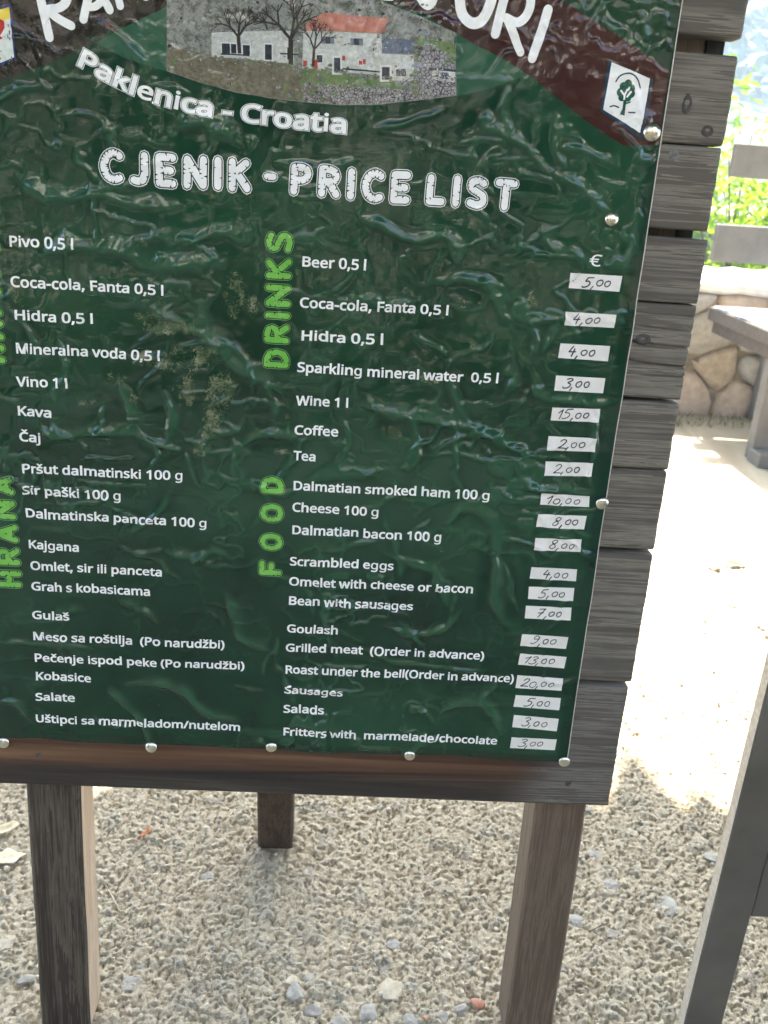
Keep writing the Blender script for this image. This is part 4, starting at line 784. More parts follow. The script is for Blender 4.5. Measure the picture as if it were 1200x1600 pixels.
def display(txt, place, scale, mats, thick=.27, gap=.09, extent=None):
    """three layers: pale outline, dark gap, body with small cracks"""
    adv = []; x = 0
    for ch in txt:
        w = CAPS[ch][0]; adv.append(x + thick / 2); x += w + thick + gap
    total = x - gap; parts = []; k = 0; r = random.Random(len(txt) * 7 + ord(txt[0]))
    fx = extent / (total * scale) if extent else 1
    for ch, x0 in zip(txt, adv):
        for lay, (dw, mi, ex) in enumerate(((.105, 1, 0), (.060, 2, .00008), (-.010, 0, .00016))):
            for stp in CAPS[ch][1]:
                P = [np.array(place((x0 + q[0]) * fx, q[1])) for q in stp]
                parts += [(a, t, mi, e + k * 1.0e-6) for a, t, mi, e in ribbon(P, (thick + dw - .045) * scale, mi, ex, True, 8)]
        for stp in CAPS[ch][1]:
            P = [np.array(place((x0 + q[0]) * fx, q[1])) for q in stp]
            for a, b_ in zip(P[:-1], P[1:]):
                l = np.hypot(*(b_ - a)); nn = max(1, int(l / scale / .16)); d = (b_ - a) / (l + 1e-9); nr = np.array([-d[1], d[0]])
                for i in range(nn):
                    for sd in (-1, 1):
                        if r.random() < .45: continue
                        c = a + d * l * (i + r.random()) / nn + nr * sd * (thick - .055) * scale / 2 * 1.03; dp = r.uniform(.05, .10) * scale; hw = r.uniform(.014, .034) * scale
                        tip = c - nr * sd * dp + d * r.uniform(-.03, .03) * scale
                        parts.append((np.array([c - d * hw, c + d * hw, tip]), np.array([[0, 1, 2]]), 2, .00022 + k * 1e-6)); k = (k + 1) % 30
    return drape('heading', parts, mats, .00030)
HM = [m_white, m_white, m_dk]
def heading_px(txt, x0, yb, x1, yb1, hpx, mats=HM, gap=.13):
    a = np.array(uv(x0, yb)); e = np.array(uv(x1, yb1)); d = (e - a); l = np.hypot(*d); d /= l; up = np.array([-d[1], d[0]])
    top = np.array(uv(x0, yb - hpx)); s = abs((top - a) @ up)
    return display(txt, lambda x, y: a + d * x * s + up * y * s, s, mats, .27, gap, l)
heading_px('CJENIK', 157, 286, 394, 303, 55); heading_px('-', 411, 297, 434, 298.5, 50); heading_px('PRICE', 452, 306, 641, 320, 53); heading_px('LIST', 662, 321, 806, 331, 51)
GM = [m_lime, m_lime_line, m_dk]
def vertical(txt, xb, yb, xt, yt, xl, gap=.12):
    """text running upwards; (xb, yb) start of the baseline, (xt, yt) its end, xl the left limit of the letters at the start"""
    a = np.array(uv(xb, yb)); e = np.array(uv(xt, yt)); d = e - a; l = np.hypot(*d); d /= l; up = np.array([-d[1], d[0]]); s = abs((np.array(uv(xl, yb)) - a) @ up)
    return display(txt, lambda x, y: a + d * x * s + up * y * s, s, GM, .27, gap, l)
vertical('DRINKS', 452, 577, 459, 362, 411, .1); vertical('FOOD', 441, 899, 446, 741, 404, .3); vertical('HRANA', 37.5, 917, 24, 741, -3, .12); vertical('NAPITCI', 12, 567, 1, 356, -30, .12)
# arched place name
PK = "Paklenica - Croatia"; w = twidth(PK)
arc = smooth([(119, 101), (165, 127), (215, 150), (270, 170), (330, 183), (400, 193), (470, 202), (542, 209)], 12)
A2 = np.array([uv(*q) for q in arc]); cum = np.concatenate([[0], np.cumsum(np.hypot(*np.diff(A2, axis=0).T))])
def on_arc(x, y, s=.0218):
    t = x / w * cum[-1]; i = min(max(np.searchsorted(cum, t) - 1, 0), len(A2) - 2); f = (t - cum[i]) / (cum[i + 1] - cum[i]); d = A2[i + 1] - A2[i]; d = d / np.hypot(*d)
    j0, j1 = max(i - 4, 0), min(i + 5, len(A2) - 1); dd = A2[j1] - A2[j0]; dd = dd / np.hypot(*dd)
    return A2[i] + (A2[i + 1] - A2[i]) * f + np.array([-dd[1], dd[0]]) * y * s
tp = []
for d_, mi, ex in ((.062, 0, 0), (.046, 1, .00008), (.030, 0, .00016)): tp += text_parts(PK, on_arc, d_, mi, ex)
drape('heading', tp, [m_white, m_dk], .0003)

# ---- price labels: paper strips with handwritten prices
m_paper = simple('label_paper', (.76, .72, .66), (.84, .80, .74), 60, .55, .05, .001)
m_ink = simple('ink', (.02, .02, .025), (.05, .05, .06), 200, .6, .05)
DG = {'0': [smooth([(.25, .62), (.08, .5), (.06, .22), (.2, .04), (.36, .12), (.42, .4), (.34, .6), (.22, .63)], 3)], '1': [[(.05, .62), (.3, .98), (.2, .0)]],
 '2': [smooth([(.05, .75), (.2, .98), (.38, .88), (.34, .6), (.15, .25), (.0, .04), (.2, .06), (.48, .02)], 3)], '3': [smooth([(.08, .88), (.28, 1.0), (.42, .82), (.2, .56), (.4, .42), (.36, .12), (.12, .0), (.0, .12)], 3)],
 '4': [[(.2, 1.), (.04, .42), (.42, .46)], [(.32, .74), (.26, -.02)]], '5': [smooth([(.16, .95), (.08, .6), (.26, .62), (.38, .4), (.28, .1), (.06, -.02), (-.02, .06)], 3), [(.16, .95), (.48, .99)]],
 '7': [[(.06, .92), (.44, .98), (.14, .0)], [(.06, .48), (.38, .52)]], '8': [smooth([(.3, .55), (.1, .75), (.22, .98), (.4, .9), (.34, .65), (.1, .4), (.04, .12), (.22, .0), (.36, .2), (.3, .45), (.14, .62)], 3)],
 '9': [smooth([(.38, .8), (.22, .98), (.08, .8), (.14, .58), (.36, .66), (.4, .85), (.36, .4), (.18, .02), (.02, .1)], 3)], ',': [[(.1, .14), (.02, -.2)]]}
LAB = [(890, 425, 970, 431, 24.5, '5,00', .26, 1.3), (882.5, 485.5, 961.5, 490.5, 22, '4,00', .14, 1.2), (874.5, 535, 952.5, 540, 23.5, '4,00', .16, 1.5), (867.5, 585.5, 944.5, 590, 23, '3,00', .15, 1), (862, 635, 936, 638, 21, '15,00', .10, 1),
 (856, 679.5, 930.5, 683, 22, '2,00', .22, 1), (851.5, 719.5, 925, 722, 21, '2,00', .18, 1), (844.5, 768.5, 920.5, 772.5, 18.5, '10,00', .10, .9), (839.5, 800.5, 914.5, 804.5, 20, '8,00', .30, 1.1), (835.5, 837.5, 908, 840.5, 20, '8,00', .30, 1),
 (829.5, 883, 901, 887, 19.5, '4,00', .25, 1.1), (825.5, 914.5, 896, 917, 19.5, '5,00', .24, 1.1), (821, 944.5, 892.5, 947.5, 19.5, '7,00', .24, 1.2), (815, 988, 886.5, 992.5, 18.5, '9,00', .20, 1), (812, 1017.5, 884, 1023.5, 18.5, '13,00', .08, 1),
 (807.5, 1053, 879, 1058, 19.5, '20,00', .10, 1), (805, 1082.5, 875.5, 1087.5, 19.5, '5,00', .22, 1), (802, 1114.5, 872.5, 1120.5, 18.5, '3,00', .20, 1), (798.5, 1148, 868, 1151.5, 17, '3,00', .16, .9)]
for k, (x0, y0, x1, y1, h_, txt, off, ink) in enumerate(LAB):
    a = np.array(uv(x0, y0)); e = np.array(uv(x1, y1)); d = e - a; l = np.hypot(*d); d /= l; dn_ = np.array([d[1], -d[0]]); hh = abs(np.array(uv(x0, y0 + h_))[1] - a[1])
    rk = random.Random(k * 3 + 1); sk = [rk.uniform(-.0005, .0005) for _ in range(8)]
    c = [a + (0, sk[0]), a + d * (l + sk[1]) + (0, sk[2]), a + d * (l + sk[3]) + dn_ * (hh + sk[4]), a + dn_ * (hh + sk[5]) + d * sk[6]]
    parts = [(np.array(c), np.array([[0, 1, 2], [0, 2, 3]]), 0, 0.)]
    x = off * l; gh_ = hh * .62
    for i, ch in enumerate(txt):
        small = ch == '0' and i > 1; g = hh * (rk.uniform(.64, .74) if not small else rk.uniform(.60, .70)); sx = l * (rk.uniform(.32, .37) if not small else rk.uniform(.26, .31))
        yb = hh * (.84 if not small else .76); jy = rk.uniform(-.04, .04) * hh; slant = rk.uniform(.10, .22)
        for s_ in DG[ch]:
            P = [a + d * (x + (q[0] + slant * q[1]) * sx) + dn_ * (yb + jy - q[1] * g) for q in s_]
            parts += ribbon(P, .00098 * ink ** .5 * rk.uniform(.85, 1.15), 1, .00012 + i * 8e-6, True, 6)
        x += l * {',': .085, '1': .125}.get(ch, .165) * rk.uniform(.95, 1.06)
    o = drape('price_label', parts, [m_paper, m_ink], .00042, sheet, .0022, False)

# ---- drawing pins and screws
m_pin = simple('pin_metal', (.62, .55, .42), (.75, .70, .60), 300, .22, .1, .0006, 1.0)
m_pin2 = simple('pin_pale', (.62, .60, .52), (.80, .78, .70), 200, .22, .1, .0006, 1.)
m_screw = simple('old_screw', (.06, .05, .045), (.16, .13, .11), 300, .5, .3, .0005, .7)
def lathe(prof, seg=20):
    V = []; F = []
    for r_, z in prof: V += [(r_ * math.cos(2 * math.pi * k / seg), r_ * math.sin(2 * math.pi * k / seg), z) for k in range(seg)]
    for i in range(len(prof) - 1): F += [(i * seg + k, i * seg + (k + 1) % seg, (i + 1) * seg + (k + 1) % seg, (i + 1) * seg + k) for k in range(seg)]
    F.append(tuple((len(prof) - 1) * seg + k for k in range(seg))); F.append(tuple(range(seg))[::-1]); return V, F
R_ = .0062
pinprof = [(.001, -.006), (.0052, -.0002), (R_, 0), (R_ * 1.0, .0005), (R_ * .9, .0014), (R_ * .7, .0022), (R_ * .42, .0028), (R_ * .15, .0030)]
PINS = [(1018, 207, 1.15, m_pin), (955, 342, .95, m_pin), (941, 787, 1., m_pin2), (882, 1191, 1., m_pin2), (640, 1181, .92, m_pin2), (424, 1168, .92, m_pin2), (236, 1168, .95, m_pin2), (4, 1162, .98, m_pin2)]
pme = {}
for x, y, s, mt in PINS:
    if mt.name not in pme:
        V, F = lathe(pinprof, 24); o = mesh_obj('drawing_pin', V, F, mt, board, True); pme[mt.name] = o.data
    else: o = link(bpy.data.objects.new('drawing_pin', pme[mt.name]), board)
    u, v = uv(x, y, .003); hgt = float(sh(min(u, SU1), max(v, SV0))) if (u < SU1 + .004 and v > SV0 - .004) else .0004
    o.location = loc(u, v, hgt + .0006); o.scale = (s, s, s); o.rotation_euler = (random.uniform(-.15, .15), random.uniform(-.15, .15), random.uniform(0, 6))
def screw(x, y, r, mt=m_screw):
    b = MB(); V, F = lathe([(r * .8, -.003), (r, -.0002), (r * .96, .0003), (r * .5, .0006), (r * .2, .0003)], 18); b.add(V, F)
    b.box((-r * .5, -r * .1, .0002), (r * .5, r * .1, .0009)); b.box((-r * .1, -r * .5, .00025), (r * .1, r * .5, .00095))
    o = b.build('screw', mt, board, False); u, v = uv(x, y); o.location = loc(u, v, -.0002); o.rotation_euler = (0, 0, random.uniform(0, 1.5)); return o
screw(1053, 243, .0046, simple('pale_screw', (.10, .095, .09), (.22, .21, .2), 300, .5, .3, .0005, .5)); screw(60, 1179, .0036); screw(888, 1224, .0036); screw(843, 1200, .0030); screw(998, 531, .0036)
# knots of the planks: dark rounds with a raised rim
m_knot = simple('knot_wood', (.035, .030, .026), (.085, .075, .068), 160, .85, .6, .001)
def knot(x, y, rx, ry, name='knot'):
    u, v = uv(x, y); V = [(0, 0, -.0004)]; F = []
    for j, (k, z) in enumerate(((.5, .0001), (.82, .0009), (1.05, .0003), (1.25, -.0008))):
        V += [(rx * k * math.cos(t) * (1 + .06 * math.sin(3 * t + j)), ry * k * math.sin(t) * (1 + .06 * math.cos(2 * t)), z) for t in np.linspace(0, 2 * math.pi, 18, endpoint=False)]
    F += [(0, 1 + i, 1 + (i + 1) % 18) for i in range(18)]
    for j in range(3): F += [(1 + j * 18 + i, 1 + (j + 1) * 18 + i, 1 + (j + 1) * 18 + (i + 1) % 18, 1 + j * 18 + (i + 1) % 18) for i in range(18)]
    o = mesh_obj(name, V, F, m_knot, board, True); o.location = loc(u, v, .0004); return o
knot(1073, 163, .0036, .0068); knot(1105, 205, .0044, .0042); knot(1004, 530, .0060, .0042)
HAZE = .004
# ================================================================== FURNITURE
m_grey_paint = simple('grey_paint', (.115, .108, .098), (.165, .155, .140), 14, .55, .12, .001)
m_grey_dark = simple('dark_grey_paint', (.100, .091, .077), (.155, .140, .120), 12, .5, .10, .001)
m_board_edge = simple('raw_board_edge', (.42, .35, .27), (.62, .54, .44), 180, .8, .3, .001)
m_slat = simple('weathered_white_slat', (.50, .51, .53), (.66, .66, .66), 20, .6, .15, .001, stretch=(1, 8, 8))
m_slat_end = simple('slat_end_wood', (.055, .044, .036), (.105, .085, .068), 60, .8, .3, .001)

# near seat on the right: only its end frame reaches into the picture
nb = thing('wooden_bench', 'dark grey painted bench end frame with pale raw edge, nearest the camera at bottom right', 'bench', (.49, .82, 0))
def nbx(name, a, c, mats, bev=.0015, edge_axis=None):
    b = MB(); b.box(np.array(a) - (.49, .82, 0), np.array(c) - (.49, .82, 0), bev=bev); o = b.build(name, mats, nb)
    if len(mats) > 1:
        for pz in o.data.polygons:
            if abs(pz.normal.x) > .9: pz.material_index = 1
        o.data.update()
    return o
nbx('leg', (.444, .82, gz(.46, .83) - .004), (.4895, .838, .66), [m_grey_dark, m_board_edge]); nbx('leg', (.93, .82, -.004), (.976, .838, .44), [m_grey_dark, m_board_edge])
nbx('end_rail', (.4900, .8215, .168), (.9295, .8375, .262), [m_grey_dark, m_board_edge]); nbx('end_rail', (.4900, .8215, .36), (.9295, .8375, .43), [m_grey_dark, m_board_edge])
nbx('arm', (.440, .80, .6605), (.99, .86, .684), [m_grey_dark])
nbx('leg', (.444, -.40, -.004), (.4895, -.382, .66), [m_grey_dark, m_board_edge]); nbx('leg', (.93, -.40, -.004), (.976, -.382, .44), [m_grey_dark, m_board_edge])
nbx('end_rail', (.4900, -.3985, .168), (.9295, -.3825, .262), [m_grey_dark, m_board_edge])
for k in range(4): nbx('seat_slat', (.50 + k * .105, -.42, .4305), (.595 + k * .105, .8190, .452), [m_grey_dark])
V, F = lathe([(.0045, -.002), (.006, 0), (.0055, .0015), (.002, .002)], 14)
o = mesh_obj('bolt', V, F, m_screw, nb, True); o.location = (.5235 - .49, .8213 - .82, .225); o.rotation_euler = (math.pi / 2, 0, 0)

# far slatted seat in the sun
fb = thing('wooden_bench', 'sunlit slatted bench with two grey back rails standing in front of the stone wall', 'bench', (1.384, 3.60, 0), (0, 0, math.radians(3.5)))
def fbx(name, a, c, mats, bev=.003, rx=0., label=None):
    b = MB(); b.box(a, c, bev=bev); o = b.build(name, mats, fb)
    for pz in o.data.polygons:
        if len(mats) > 1 and abs(pz.normal.x) > .9: pz.material_index = 1
    return o
for k in range(6): fbx('seat_slat', (.004 * ((k * 7) % 3), -.100 - k * .107, .418), (1.65, -.006 - k * .107, .450), [m_slat, m_slat_end])
for x in (.01, .78, 1.56): fbx('seat_bearer', (x, -.64, .352), (x + .04, -.004, .417), [m_slat_end])
for x in (-.012,): fbx('end_board', (x, -.645, .398), (x + .0115, .0, .446), [m_slat_end])
fbx('back_rail', (-.018, .02, .905), (1.68, .048, 1.020), [m_grey_paint, m_slat_end]); fbx('back_rail', (-.028, .02, .608), (1.68, .048, .742), [m_grey_paint, m_slat_end])
for x in (.27, 1.40): fbx('back_post', (x, .049, .0), (x + .085, .085, 1.00), [m_grey_paint])
for x in (.02, 1.45): fbx('leg', (x, -.475, -.003), (x + .16, -.432, .351), [m_grey_paint]); fbx('foot', (x - .012, -.56, -.003), (x + .05, -.4755, .045), [m_grey_paint])

# ================================================================== STONE WALL
WY0, WY1, WX0, WX1 = 3.70, 4.20, -.2, 5.2
wall = thing('stone_wall', 'low rubble stone wall with a pale flat top behind the sunlit bench', 'wall', (2.5, (WY0 + WY1) / 2, 0))
m_mortar = simple('mortar', (.22, .18, .13), (.34, .29, .22), 40, .95, .5, .006)
m_wst = [simple('wall_stone_' + n_, a, c, 26, .9, .5, .006, detail=7) for n_, a, c in (('tan', (.34, .27, .19), (.54, .45, .34)), ('pinkish', (.38, .29, .22), (.56, .46, .37)), ('grey', (.27, .25, .22), (.46, .43, .38)))]
b = MB(); b.box((WX0 - 2.5, WY0 + .035 - 3.95, -.05), (WX1 - 2.5, WY1 - 3.95, .486)); b.build('mortar_core', m_mortar, wall)
def clip(poly_, nx, ny, c):
    out = []
    for i in range(len(poly_)):
        a, b_ = poly_[i - 1], poly_[i]; da = a[0] * nx + a[1] * ny - c; db = b_[0] * nx + b_[1] * ny - c
        if (da <= 0) != (db <= 0):
            t = da / (da - db); out.append((a[0] + (b_[0] - a[0]) * t, a[1] + (b_[1] - a[1]) * t))
        if db <= 0: out.append(b_)
    return out
rs = random.Random(11); seeds = []
row = 0; z = .07
while z < .50:
    x = WX0 + rs.uniform(0, .15)
    while x < WX1:
        seeds.append((x, z + rs.uniform(-.035, .035))); x += rs.uniform(.12, .26)
    z += .135
for i, (sx, sz) in enumerate(seeds):
    pl = [(WX0, -.03), (WX1, -.03), (WX1, .482), (WX0, .482)]
    for j, (tx, tz) in enumerate(seeds):
        if j != i and abs(tx - sx) < .8:
            nx, nz = tx - sx, (tz - sz); k_ = 1.0
            pl = clip(pl, nx, nz, (nx * (sx + tx) + nz * (sz + tz)) / 2 - .0045 * math.hypot(nx, nz))
            if not pl: break
    if len(pl) < 3: continue
    # subdivide and round the outline
    q = []
    for a, b_ in zip(pl, pl[1:] + pl[:1]):
        for t in (.2, .5, .8): q.append((a[0] + (b_[0] - a[0]) * t + rs.uniform(-.004, .004), a[1] + (b_[1] - a[1]) * t + rs.uniform(-.004, .004)))
    n = len(q); bulge = rs.uniform(.012, .032); V = []
    for s_, dy in ((1.0, .05), (.985, .012), (.93, -.35 * bulge), (.62, -.9 * bulge)):
        V += [(sx + (a - sx) * s_ - 2.5, WY0 + .02 - 3.95 + dy + rs.uniform(-.003, .003), sz + (c - sz) * s_) for a, c in q]
    V.append((sx - 2.5, WY0 + .02 - 3.95 - bulge + rs.uniform(-.005, .005), sz))
    F = [(r_ * n + k, r_ * n + (k + 1) % n, (r_ + 1) * n + (k + 1) % n, (r_ + 1) * n + k) for r_ in range(3) for k in range(n)] + [(3 * n + k, 3 * n + (k + 1) % n, 4 * n) for k in range(n)]
    mesh_obj('stone', V, F, rs.choice(m_wst), wall, True)
m_cap = simple('pale_cap', (.50, .47, .42), (.66, .63, .57), 18, .9, .4, .004)
x = WX0
while x < WX1:
    l = rs.uniform(.5, .8); nx_ = max(2, int(l / .05)); V = []; F = []
    pr_ = [(-.055, 0), (-.075, .012), (-.075, .034), (-.05, .048), (.15, .05), (.47, .046), (.50, .03), (.50, 0)]
    for i in range(nx_ + 1):
        for a, c in pr_: V.append((x + l * i / nx_ - 2.5 - (.004 if i == nx_ else 0), WY0 - 3.95 + .045 + a + .006 * math.sin(x * 9 + i * 1.3) * (a < 0), .484 + c + .004 * math.sin(i * 2.1 + x)))
    m8 = len(pr_); F = [(i * m8 + k, i * m8 + (k + 1) % m8, (i + 1) * m8 + (k + 1) % m8, (i + 1) * m8 + k) for i in range(nx_) for k in range(m8)] + [tuple(range(m8)), tuple(nx_ * m8 + k for k in range(m8))]
    o = mesh_obj('cap_slab', V, F, m_cap, wall); x += l
# grass along the wall foot and behind
m_grass = simple('grass_blade', (.06, .085, .025), (.14, .15, .05), 3, .7, .05)
def blades(name, n, xr, yr, h0, h1, z0=0., seed=1):
    r = np.random.default_rng(seed); x = r.uniform(*xr, n); y = r.uniform(*yr, n); h_ = r.uniform(h0, h1, n); a = r.uniform(0, 6.28, n); w_ = h_ * .07; lx = r.normal(0, .35, n) * h_; ly = r.normal(0, .35, n) * h_
    V = np.zeros((n, 4, 3)); V[:, 0] = np.stack([x - w_ * np.cos(a), y - w_ * np.sin(a), z0 + 0 * x - .004], 1); V[:, 1] = np.stack([x + w_ * np.cos(a), y + w_ * np.sin(a), z0 + 0 * x - .004], 1)
    V[:, 2] = np.stack([x + lx * .4 + w_ * .6 * np.cos(a), y + ly * .4 + w_ * .6 * np.sin(a), z0 + h_ * .6], 1); V[:, 3] = np.stack([x + lx, y + ly, z0 + h_], 1)
    i = np.arange(n)[:, None] * 4; F = np.concatenate([i + [0, 1, 2], i + [0, 2, 3]]).reshape(-1, 3)
    return tag(big_mesh(name, V.reshape(-1, 3), F, m_grass, None, False), kind='stuff')
blades('grass', 2200, (.0, 5.), (3.52, 3.72), .008, .028)
blades('grass', 22000, (-4., 9.), (4.25, 13.), .10, .45, 0., 4)

# ================================================================== LEAVES
def leafmat(name, c1, c2, tr, sc=1.5, trans=.5):
    mt, nt, p = mat_base(name, .5, 0, .4)
    f = noise(nt, sc, 4, .6); geo = nt.nodes.new('ShaderNodeNewGeometry')
    ri = nt.nodes.new('ShaderNodeMath'); ri.operation = 'MULTIPLY_ADD'; L(nt, geo.outputs['Random Per Island'], ri.inputs[0]); ri.inputs[1].default_value = .5; L(nt, f, ri.inputs[2])
    c = ramp(nt, ri.outputs[0], [(.4, c1), (1.0, c2)]); L(nt, c, p.inputs['Base Color'])
    t = nt.nodes.new('ShaderNodeBsdfTranslucent'); t.inputs[0].default_value = col4(tr)
    mx = nt.nodes.new('ShaderNodeMixShader'); mx.inputs[0].default_value = trans; L(nt, p.outputs[0], mx.inputs[1]); L(nt, t.outputs[0], mx.inputs[2])
    L(nt, mx.outputs[0], nt.nodes['Material Output'].inputs[0]); return mt
def leaves(C_, size, up=.5, seed=3, jit=.5, aspect=.5):
    """leaf = 4-point kite folded on its midrib, 2 triangles each side"""
    r = np.random.default_rng(seed); n = len(C_); s = size * (1 + jit * (r.random(n) - .5))[:, None]
    nr = r.normal(0, 1, (n, 3)); nr[:, 2] = np.abs(nr[:, 2]) + up; nr /= np.linalg.norm(nr, axis=1)[:, None]
    t = np.cross(nr, r.normal(0, 1, (n, 3))); t /= np.linalg.norm(t, axis=1)[:, None]; b_ = np.cross(nr, t)
    V = np.stack([C_ - t * s, C_ - t * s * .15 + b_ * s * aspect + nr * s * .12, C_ + t * s - nr * s * .15, C_ - t * s * .15 - b_ * s * aspect + nr * s * .12], 1).reshape(-1, 3)
    i = np.arange(n)[:, None] * 4; F = np.concatenate([i + [0, 1, 2], i + [0, 2, 3]], 1).reshape(-1, 3)
    return V, F
m_bark = simple('bark', (.06, .05, .04), (.15, .13, .11), 12, .95, .8, .01, stretch=(1, 1, .3))
m_shrub = leafmat('bright_leaf', (.06, .13, .015), (.13, .22, .03), (.42, .62, .05), 3)
m_shrub2 = leafmat('deep_leaf', (.04, .09, .02), (.08, .15, .03), (.20, .38, .05), 3)
def shrub(x, y, h, w, seed, label, mt, n=1500, leaf=.035, group=None):
    t = thing('shrub', label, 'shrub', (x, y, 0), None, group); r = np.random.default_rng(seed); b = MB(); pts = []
    for k in range(9):
        a = r.uniform(0, 6.28); tip = np.array([math.cos(a) * w * r.uniform(.3, 1), math.sin(a) * w * r.uniform(.3, .8), h * r.uniform(.7, 1.05)])
        mid = tip * .5 + r.normal(0, .05, 3); b.tube([(0.02 * math.cos(a), .02 * math.sin(a), -.03), tuple(mid), tuple(tip)], [.012, .008, .003], 5)
        for q in np.linspace(.15, 1.05, n // 9):
            base = (mid * 2 * q if q < .5 else mid + (tip - mid) * (q - .5) * 2); pts.append(base + r.normal(0, .075 + .05 * w, 3))
    b.build('stem', m_bark, t); pts = np.array(pts); pts = pts[pts[:, 2] > .03]
    V, F = leaves(pts, leaf, .3, seed, .7, .38); big_mesh('foliage', V, F, mt, t, False)
shrub(1.38, 4.75, 1.35, .42, 1, 'bright green shrub behind the wall, showing between board and bench back', m_shrub, 1500)
shrub(2.05, 4.95, 1.15, .50, 2, 'yellow green shrub behind the bench back at the right picture edge', m_shrub, 1500)
shrub(.75, 5.0, 1.3, .5, 3, 'shrub behind the wall hidden by the edge of the menu board', m_shrub2, 1300)
shrub(1.75, 5.9, 1.25, .55, 4, 'darker green shrub further back between the two bright shrubs', m_shrub2, 1500, .045)
shrub(2.9, 5.2, 1.4, .6, 5, 'shrub past the right picture edge behind the far end of the bench', m_shrub, 1300)

# big tree whose crown shades the board; it stands behind the camera
tree = thing('shade_tree', 'broad leafy tree standing behind the camera that shades the menu board', 'tree', (-1.9, -1.6, 0))
b = MB(); b.tube([(0, 0, -.1), (.05, .02, .8), (.1, .1, 1.7), (.2, .2, 2.5)], [.24, .19, .17, .15], 12)
lim = [((3.6, 3.4, 3.5)), ((.4, 4.2, 3.6)), ((4.4, .6, 3.7)), ((-1.8, 2.0, 3.6)), ((.6, .3, 3.6)), ((2.2, 1.6, 4.2)), ((5.8, 2.6, 3.7)), ((-2.4, .9, 3.8))]
for q in lim: b.tube([(.15, .15, 2.2), tuple(.45 * np.array(q) + (0, 0, 1.35)), q], [.10, .06, .02], 7)
b.build('trunk', m_bark, tree, True)
r = np.random.default_rng(5); n = 52000
X = r.uniform(-5.0, 8.8, n); Y = r.uniform(-2.2, 5.9, n); edge_y = 2.97 + .14 * (X < 1.9 + .45) + .16 * np.sin(X * 2.1) + .10 * np.sin(X * 5.3 + 1) + .20 * (vnoise(X * 7, X * 0, 5) - .5) + .14 * np.exp(-((X - 2.42) / .07) ** 2) - .12 * np.exp(-((X - 2.60) / .06) ** 2)
Zc = 3.05 + r.random(n) ** 1.2 * 1.5
wy_ = Y - 1.6   # world y
lim_y = edge_y + (Zc - 3.0) * .577     # leaves higher up may reach further: the shadow edge stays put
ok = (wy_ < lim_y) & (wy_ > -1.35 + .35 * np.sin(X * 1.9) + .3 * (r.random(n) - .5))
r2 = ((X - 1.9) / 6.8) ** 2 + ((Y - 1.9) / 3.9) ** 2
ok &= (r2 < 1.0)
CL = np.stack([X, Y, Zc], 1)[ok]
V, F = leaves(CL, .135, 1.2, 8, .6, .55)
m_tree = leafmat('tree_leaf', (.035, .08, .018), (.07, .13, .03), (.12, .24, .04), 1.2, .25)
big_mesh('crown', V, F, m_tree, tree, False)

# dense foliage added out of view so the glossy sheet reflects something dark
hd = thing('added_hedge', 'unseen dense dark green foliage added behind the camera for dark reflections', 'added_hedge', (0, -3.7, 0))
r = np.random.default_rng(15); n = 22000
P = np.stack([r.uniform(-7.5, 7.5, n), r.normal(0, .28, n) + .35 * (vnoise(r.uniform(0, 9, n), r.uniform(0, 9, n), 3) - .5), r.random(n) * 2.3], 1)
P[:, 1] += .25 * np.sin(P[:, 0] * 2.3) + .15 * np.sin(P[:, 0] * 5.1 + P[:, 2] * 2); P[:, 2] *= 1 + .06 * np.sin(P[:, 0] * 3.1)
V, F = leaves(P, .085, .5, 16, .7, .5); big_mesh('foliage', V, F, leafmat('added_hedge_leaf', (.022, .05, .014), (.05, .09, .022), (.05, .10, .02), 1.2, .15), hd, False)
b = MB()
for k in range(14): b.tube([(-7 + k * 1.07, .05 * (k % 3), -.05), (-6.95 + k * 1.07, 0, 1.2), (-6.8 + k * 1.07, .1, 1.9)], [.045, .035, .015], 6)
b.build('stems', m_bark, hd, True)

# hut added out of view: its sunlit front brightens the board and its creases
hut = thing('added_hut', 'unseen pale two storey hut with red tiled roof, added behind the camera as a sunlit reflector', 'added_house', (0, -8.8, 0))
m_hut = simple('added_hut_wall', (.60, .56, .49), (.80, .77, .70), 3.5, .9, .5, .02, detail=8); m_tile = simple('roof_tile', (.34, .10, .05), (.5, .18, .1), 6, .85, .4, .01); m_shut = simple('shutter', (.03, .07, .09), (.06, .11, .13), 6, .6); m_pane = simple('added_hut_glass', (.02, .025, .03), (.04, .05, .06), 2, .1)
b = MB(); b.box((-8, -6, -.05), (8, 0, 6.4)); b.build('wall', m_hut, hut)
b = MB(); b.add([(-8.5, .5, 6.25), (8.5, .5, 6.25), (8.5, -3, 8.6), (-8.5, -3, 8.6), (-8.5, -6.5, 6.25), (8.5, -6.5, 6.25), (-8.5, .5, 6.405), (8.5, .5, 6.405), (8.5, -3, 8.8), (-8.5, -3, 8.8), (-8.5, -6.5, 6.405), (8.5, -6.5, 6.405)], [(6, 7, 8, 9), (9, 8, 11, 10), (0, 3, 2, 1), (3, 4, 5, 2), (0, 1, 7, 6), (4, 10, 11, 5), (0, 6, 9, 3), (3, 9, 10, 4), (1, 2, 8, 7), (2, 5, 11, 8)]); b.build('roof', m_tile, hut)
for x in (-6, -2.2, 1.6, 5.4):
    for z in (.95, 4.1):
        b = MB(); b.box((x, .003, z), (x + .9, .03, z + 1.3)); w_ = b.build('window', m_pane, hut)
        for dx in (-.50, .91): b = MB(); b.box((x + dx, .003, z - .02), (x + dx + .48, .045, z + 1.32), bev=.004); b.build('shutter', m_shut, w_)

